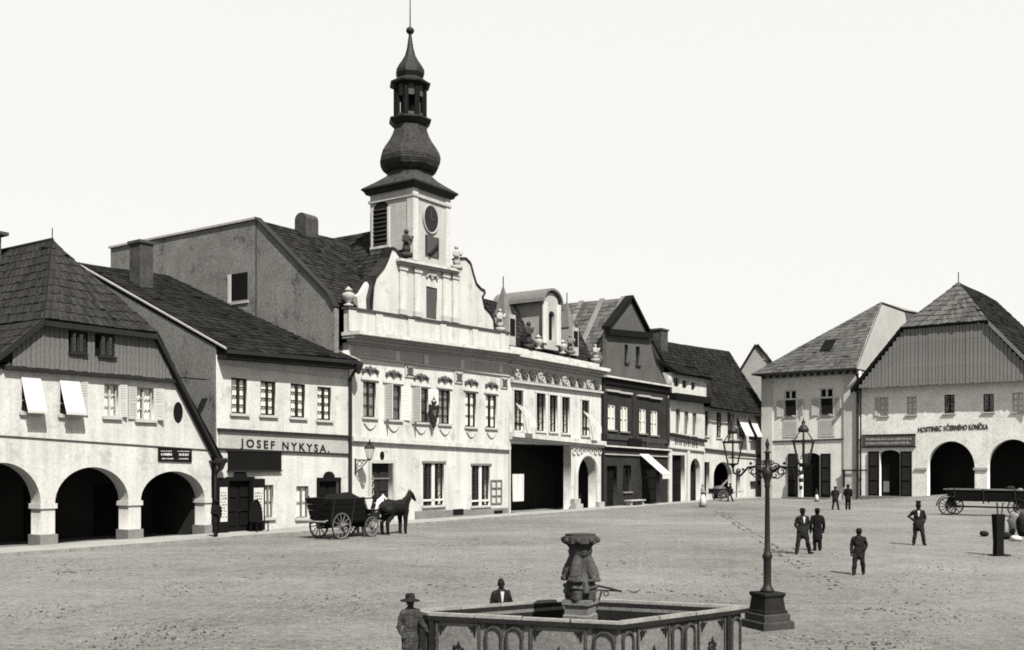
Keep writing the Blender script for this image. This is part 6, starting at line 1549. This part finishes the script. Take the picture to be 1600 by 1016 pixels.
def wagon_left():
    base = (11.6, -6.2)
    root = empty('horse_wagon', R.world(base[0], base[1], 0), R.ang, (0, 0, 0), 'high sided dark wooden wagon harnessed to two horses', 'wagon')
    x0, x1 = -1.45, 1.5
    zb, zt = .80, 1.92; wb, wt = .58, .80
    MB().box(x0, x1, -wb, wb, zb - .06, zb).build('floor', 'wood_black', root)
    n = 4
    for s_ in (-1, 1):
        for k in range(n):
            q0, q1 = k / n + .015, (k + 1) / n - .004
            y0, y1 = s_ * (wb + (wt - wb) * q0), s_ * (wb + (wt - wb) * q1); za, zc = zb + (zt - zb) * q0, zb + (zt - zb) * q1; e = s_ * .035; f0 = .14 * q0; f1 = .14 * q1
            MB().hexa([(x0 - f0, y0, za), (x1 + f0, y0, za), (x1 + f0, y0 + e, za), (x0 - f0, y0 + e, za), (x0 - f1, y1, zc), (x1 + f1, y1, zc), (x1 + f1, y1 + e, zc), (x0 - f1, y1 + e, zc)]).build('side_plank', 'wood_black', root)
        for x in (x0 + .1, 0, x1 - .1): MB().tube([(x, s_ * (wb + .05), zb - .1), (x, s_ * (wt + .06), zt + .12)], .035, 5).build('stake', 'wood_dark', root)
        MB().box(x0 - .16, x1 + .16, s_ * wt - .04, s_ * wt + .05, zt - .01, zt + .04).build('top_rail', 'wood_dark', root)
    for x in (x0 - .02, x1 - .02):
        for k in range(n):
            q0, q1 = k / n + .015, (k + 1) / n - .015; sx = -1 if x < 0 else 1
            a, b = wb + (wt - wb) * q0 - .01, wb + (wt - wb) * q1 - .01; za, zc = zb + (zt - zb) * q0, zb + (zt - zb) * q1; f0, f1 = sx * .14 * q0, sx * .14 * q1
            MB().hexa([(x + f0, -a, za), (x + f0 + .04, -a, za), (x + f0 + .04, a, za), (x + f0, a, za), (x + f1, -b, zc), (x + f1 + .04, -b, zc), (x + f1 + .04, b, zc), (x + f1, b, zc)]).build('end_plank', 'wood_black', root)
    for x, r in ((-.78, .63), (1.3, .5)):
        for s_ in (-1, 1): wheel(root, (x, s_ * .74, r), r, 0, 'plank_grey')  # pale wood puts the white highlight of the rims into the colour
        MB().tube([(x, -.74, r), (x, .74, r)], .05, 6).build('axle', 'wood_dark', root)
        MB().box(x - .1, x + .1, -.5, .5, r + .06, zb - .061).build('bolster', 'wood_dark', root)
    MB().tube([(-1.6, 0, .55), (1.4, 0, .55)], .06, 6).build('reach_pole', 'wood_dark', root)
    MB().tube([(-1.9, -.75, .86), (-1.9, .75, .86)], .045, 6).tube([(-1.9, -.6, .86), (-1.4, -.5, .9)], .035, 5).tube([(-1.9, .6, .86), (-1.4, .5, .9)], .035, 5).build('rear_rack', 'plank_light', root)
    MB().tube([(1.4, 0, .6), (2.2, 0, .72), (4.2, 0, 1.05)], .045, 6).build('draught_pole', 'wood_mid', root)
    MB().tube([(1.95, -.75, .75), (1.95, .75, .75)], .04, 6).build('whippletree', 'wood_mid', root)
    # driver's seat board and a load under dark cover
    MB().box(1.1, 1.45, -.7, .7, 1.62, 1.68).build('seat_board', 'wood_dark', root)
    g = MB().ball((0, 0, 1.75), 1.0, 18, 8, (1.25, .66, .42)); g.v = [(x, y, z + .10 * math.sin(x * 5 + y * 3) * math.cos(y * 6)) for x, y, z in g.v]
    g.build('tarpaulin', 'cloth_black', root, True)
    s_ = empty('sack', R.world(base[0] + .95, base[1] - .8, 0), R.ang, (0, 0, 0), 'white sack slung over the side of the horse wagon', 'sack')
    MB().prism([(-.26, 1.86), (.26, 1.86), (.2, 1.6), (.07, 1.35), (-.07, 1.38), (-.18, 1.62)], -.1, .02).build('cloth', 'cloth_white', s_)
    MB().box(-.24, .24, -.05, .12, 1.93, 1.97).build('fold', 'cloth_white', s_)
    horse('dark horse standing nearest, harnessed to the high sided wagon', base[0] + 3.35, base[1] - .5, 'horse_dark')
    horse('white horse behind the dark one, harnessed to the same wagon', base[0] + 2.7, base[1] + .55, 'horse_white', -.42)
wagon_left()
def wagon_right():
    a = Q.loc(*ground_at(1478, 805).xy)
    root = empty('timber_wagon', Q.world(a[0], a[1], 0), Q.ang, (0, 0, 0), 'long flat bed wooden wagon standing before the inn arches', 'wagon')
    x0, x1 = .1, 6.6; yb = .15
    MB().box(x0, x1, yb, yb + 1.3, 1.0, 1.08).build('bed', 'wood_black', root)
    for s_ in (0, 1):
        y = yb + s_ * 1.3
        for k in range(3): MB().box(x0 - .05 * k, x1 + .05 * k, y - .03, y + .03, 1.09 + k * .23, 1.30 + k * .23).build('side_plank', 'wood_black', root)
        MB().box(x0 - .3, x1 + .2, y - .08, y + .06, 1.78, 1.86).build('top_rail', 'plank_light', root)
        for x in (.5, 2.4, 4.4, 6.2): MB().box(x, x + .09, y - .09, y - .035, .85, 1.85).build('stake', 'wood_dark', root)
    for x in (.12, 4.6):
        for y in (0, 1.6):
            w = wheel(root, (x, y, .63), .63, 0, 'wood_dark')
        MB().tube([(x, -.02, .63), (x, 1.62, .63)], .06, 6).build('axle', 'wood_dark', root)
        MB().box(x - .12, x + .12, .2, 1.4, .70, .999).build('bolster', 'wood_dark', root)
    g = MB(); n = 8
    for i in range(n):
        t0, t1 = math.pi * (.25 + .75 * i / n), math.pi * (.25 + .75 * (i + 1) / n)
        g.hexa([(.12 + .72 * math.cos(t0), -.1, .63 + .72 * math.sin(t0)), (.12 + .72 * math.cos(t1), -.1, .63 + .72 * math.sin(t1)), (.12 + .72 * math.cos(t1), .1, .63 + .72 * math.sin(t1)), (.12 + .72 * math.cos(t0), .1, .63 + .72 * math.sin(t0)),
                (.12 + .76 * math.cos(t0), -.1, .63 + .76 * math.sin(t0)), (.12 + .76 * math.cos(t1), -.1, .63 + .76 * math.sin(t1)), (.12 + .76 * math.cos(t1), .1, .63 + .76 * math.sin(t1)), (.12 + .76 * math.cos(t0), .1, .63 + .76 * math.sin(t0))])
    g.build('mudguard', 'wood_black', root)
    MB().tube([(0, .8, .6), (6.5, .8, .6)], .06, 6).build('reach_pole', 'wood_dark', root)
wagon_right()
def sack(label, px, py, s, m, flat=.7, dz=0.0, rot=0.0, tall=1.0):
    p = put(px, py, dz)
    o = None; rng = random.Random(int(px * 7 + py)); g = MB()
    n, k = 14, 9
    pr = [(abs(math.sin(math.pi * (i + .12) / (k + .24))) ** .55 * s * .5, (1 - math.cos(math.pi * i / k)) * .5 * s * flat * tall) for i in range(k + 1)]
    g.lathe(pr, (0, 0), n)
    g.v = [(x * (1 + .16 * math.sin(3 * z / s + x * 9) + rng.uniform(-.05, .05)), y * (1 + rng.uniform(-.07, .07)) * .8, z + .03 * math.sin(x * 14) * s) for x, y, z in g.v]
    g.v = [(x * math.cos(rot) - y * math.sin(rot) + p.x, x * math.sin(rot) + y * math.cos(rot) + p.y, max(z, 0) + p.z) for x, y, z in g.v]
    return tag(g.build('sack', m, None, True), label, 'sack', 'sacks and bundles heaped at the right edge')
for a in (('dark bundle lying on the ground left of the wooden pump post', 1538, 838, .5, 'cloth_dark', .5), ('white sack lying at the front of the heap by the right edge', 1588, 846, .6, 'cloth_white', .42),
          ('small dark bundle at the foot of the heap beside the post', 1572, 843, .55, 'cloth_dark', .6), ('upright pale sack standing right behind the wooden pump post', 1569, 838, .5, 'cloth_light', 1.5),
          ('upright grey sack in the middle of the heap of sacks', 1580, 836, .6, 'cloth_grey', 1.4), ('large dark sack at the right end of the heap', 1600, 838, .85, 'cloth_dark', 1.2),
          ('pale sack at the back of the heap, left side', 1568, 826, .5, 'cloth_light', 1.3), ('pale sack on top at the back of the heap', 1584, 822, .65, 'cloth_light', 1.2), ('grey sack at the back of the heap, right side', 1602, 824, .7, 'cloth_grey', 1.3)):
    sack(*a, rot=random.random() * 2)
aw = Q.loc(*ground_at(1478, 805).xy)
for lb, du, dd_, s_, m_, fl in (('dark bundle lying on the long wagon, left of the white sack', 4.0, .55, .75, 'cloth_dark', .6), ('white sack standing on the bed of the long wagon', 5.6, .5, .55, 'cloth_white', 1.0), ('small pale bundle on the long wagon beside a dark one', 4.65, .45, .45, 'cloth_light', .7), ('big dark bale at the right end of the long wagon', 6.2, .8, .9, 'cloth_black', .9)):
    w_ = Q.world(aw[0] + du, aw[1] + dd_ + .1); pxw = CX + w_.x / w_.y * FOC; pyw = HZ + CAM_H * FOC / w_.y
    sack(lb, pxw, pyw, s_, m_, fl, dz=1.62, rot=random.random())
def pump_post():
    p = put(1560, 868); root = empty('pump_post', p, .25, (0, 0, 0), 'dark wooden pump post standing before the sacks at right', 'post')
    g = MB().lathe([(.21, 0), (.21, .1), (.2, .5), (.25, 1.45), (.25, 1.6)], (0, 0), 4, RAD(45), 1.1, .8); g.build('post', 'wood_black', root)
    MB().tube([(-.03, 0, 1.6), (-.06, 0, 2.05)], .03, 5).build('pump_rod', 'iron', root)
    MB().tube([(.15, 0, 1.55), (.2, 0, 2.02), (.28, 0, 2.0)], .025, 5).build('pump_handle', 'iron', root)
    MB().box(-.32, .4, -.22, .22, -.01, .04).build('foot_slab', 'wood_black', root)
pump_post()
def handcart():
    p = put(1127, 784); root = empty('handcart', p, RAD(15), (0, 0, 0), 'loaded handcart standing before the arch of the end house', 'cart')
    MB().box(-1.1, 1.0, -.5, .5, .75, .85).build('bed', 'wood_dark', root); MB().box(-1.1, 1.0, -.52, -.47, .86, 1.25).box(-1.1, 1.0, .47, .52, .86, 1.25).build('side_plank', 'wood_black', root)
    for y in (-.6, .6): wheel(root, (-.1, y, .55), .55, 0, 'wood_mid', 10)
    MB().tube([(1.0, -.3, .8), (2.2, -.3, 1.0)], .04, 5).tube([(1.0, .3, .8), (2.2, .3, 1.0)], .04, 5).build('shaft', 'plank_light', root)
    MB().ball((-.2, 0, 1.2), .5, 10, 6, (1.5, .8, .7)).build('load', 'cloth_grey', root, True)
    MB().tube([(-.4, -.3, 1.2), (.5, -.3, 2.1)], .09, 6).build('plank', 'plank_light', root)
handcart()
def doorstool():
    # pram-like push cart by the shop door
    u, z = R.at(401, 835, -.7); root = empty('wicker_chair', R.world(u, -.75, .12), R.ang, (0, 0, 0), 'dark rounded wicker chair in front of the shop showcase', 'chair')
    g = MB(); n = 10
    for i in range(n):
        t0, t1 = math.pi * i / n, math.pi * (i + 1) / n
        f_ = lambda t, r: (r * math.cos(t), .1, .55 + 1.05 * (r / .4) * math.sin(t))
        g.tube([f_(t0, .4), f_(t1, .4)], .05, 5)
    g.prism([(.38 * math.cos(math.pi * i / n), .55 + 1.0 * math.sin(math.pi * i / n)) for i in range(n + 1)], .1, .14)
    g.build('backrest', 'wood_black', root); MB().box(-.4, .4, -.45, .1, .48, .55).build('seat', 'wood_black', root)
    for x in (-.36, .36):
        for y in (-.4, .08): MB().tube([(x, y, 0), (x, y, .5)], .035, 5).build('leg', 'wood_black', root)
doorstool()

# ------------------------------------------------------------------ people
wide = (((-.1, 0, .92), (-.17, .02, .5), (-.23, .03, .09), (-.28, -.09, .05)), ((.1, 0, .92), (.2, -.02, .5), (.3, .02, .09), (.38, -.09, .05)))
medium = (((-.1, 0, .92), (-.13, .03, .5), (-.17, .06, .09), (-.22, -.05, .05)), ((.1, 0, .92), (.16, -.06, .5), (.22, -.04, .09), (.28, -.16, .05)))
narrow = (((-.09, 0, .92), (-.1, 0, .5), (-.1, .02, .09), (-.12, -.1, .05)), ((.09, 0, .92), (.1, 0, .5), (.1, .02, .09), (.12, -.1, .05)))
step = (((-.1, 0, .92), (-.14, -.12, .5), (-.16, -.14, .09), (-.17, -.28, .05)), ((.1, 0, .92), (.13, .02, .5), (.14, .22, .12), (.14, .12, .06)))
p = put(338, 847, .12); p = R.world(8.4, -1.6, .12)
person('man in dark clothes and cap standing beside the shop show case', R.world(R.at(338, 800, -2.0)[0], -2.0, .12), RAD(50), 1.72, ('front', 'pockets'), 'cap', 'cloth_black', 'cloth_black', False, legs=step)
b1 = ground_at(640, 1016); Yb = 16.3
person('boy in broad hat and crumpled jacket at the basin corner', Vector(((641 - 800) / 1600 * Yb, Yb, 0)), RAD(35), 1.42, ('pockets', 'rest'), 'wide', 'cloth_crumpled', 'cloth_crumpled', False, voxel=.010, hatm='cloth_dark', legs=narrow).scale = (.84, .84, 1)
Yb = 18.9
person('boy in dark buttoned jacket standing behind the fountain basin', Vector(((783 - 800) / 1600 * Yb, Yb, 0)), RAD(15), 1.40, ('down', 'front'), None, 'cloth_black', 'cloth_dark', True, voxel=.010, legs=narrow).scale = (.84, .84, 1)
person('man in bowler and short jacket right of the gas lamp', put(1254, 866), RAD(10), 1.76, 'pockets', 'bowler', 'cloth_dark', 'cloth_dark', True, legs=wide, voxel=.013)
person('man in long dark coat seen from behind near the gas lamp', put(1277, 861), RAD(175), 1.70, 'down', 'bowler', 'cloth_black', 'cloth_black', False, long_coat=True, legs=narrow, voxel=.013)
person('slim man in cap before the corner house, left of a pair', put(1305, 797), RAD(-10), 1.82, 'pockets', 'cap', 'cloth_black', 'cloth_dark', False, legs=medium)
person('man in dark suit before the corner house, right of a pair', put(1325, 797), RAD(150), 1.95, 'pockets', 'bowler', 'cloth_black', 'cloth_black', False, legs=narrow)
person('man in top hat with open jacket standing alone before the inn', put(1435, 852), RAD(-15), 1.80, ('hip', 'pockets'), 'tophat', 'cloth_dark', 'cloth_dark', True, legs=medium, voxel=.013)
person('man walking across the empty middle of the square', put(1342, 899), RAD(-25), 1.45, ('down', 'pockets'), 'bowler', 'cloth_dark', 'cloth_dark', False, legs=step, voxel=.013)
person('woman in white apron crouching at the corner house door', put(1276, 784), RAD(40), 1.25, 'front', None, 'cloth_dark', 'cloth_dark', False, skirt='cloth_dark', apron='cloth_white', legs=narrow)
person('woman in pale dress walking near the end of the row', put(1098, 793), RAD(60), 1.95, 'front', None, 'cloth_light', 'cloth_dark', False, skirt='cloth_light', apron='cloth_white', legs=narrow)
person('person in dark clothes pushing the handcart by the arch', put(1141, 784), RAD(-75), 1.75, 'push', 'cap', 'cloth_black', 'cloth_dark', False, legs=step)
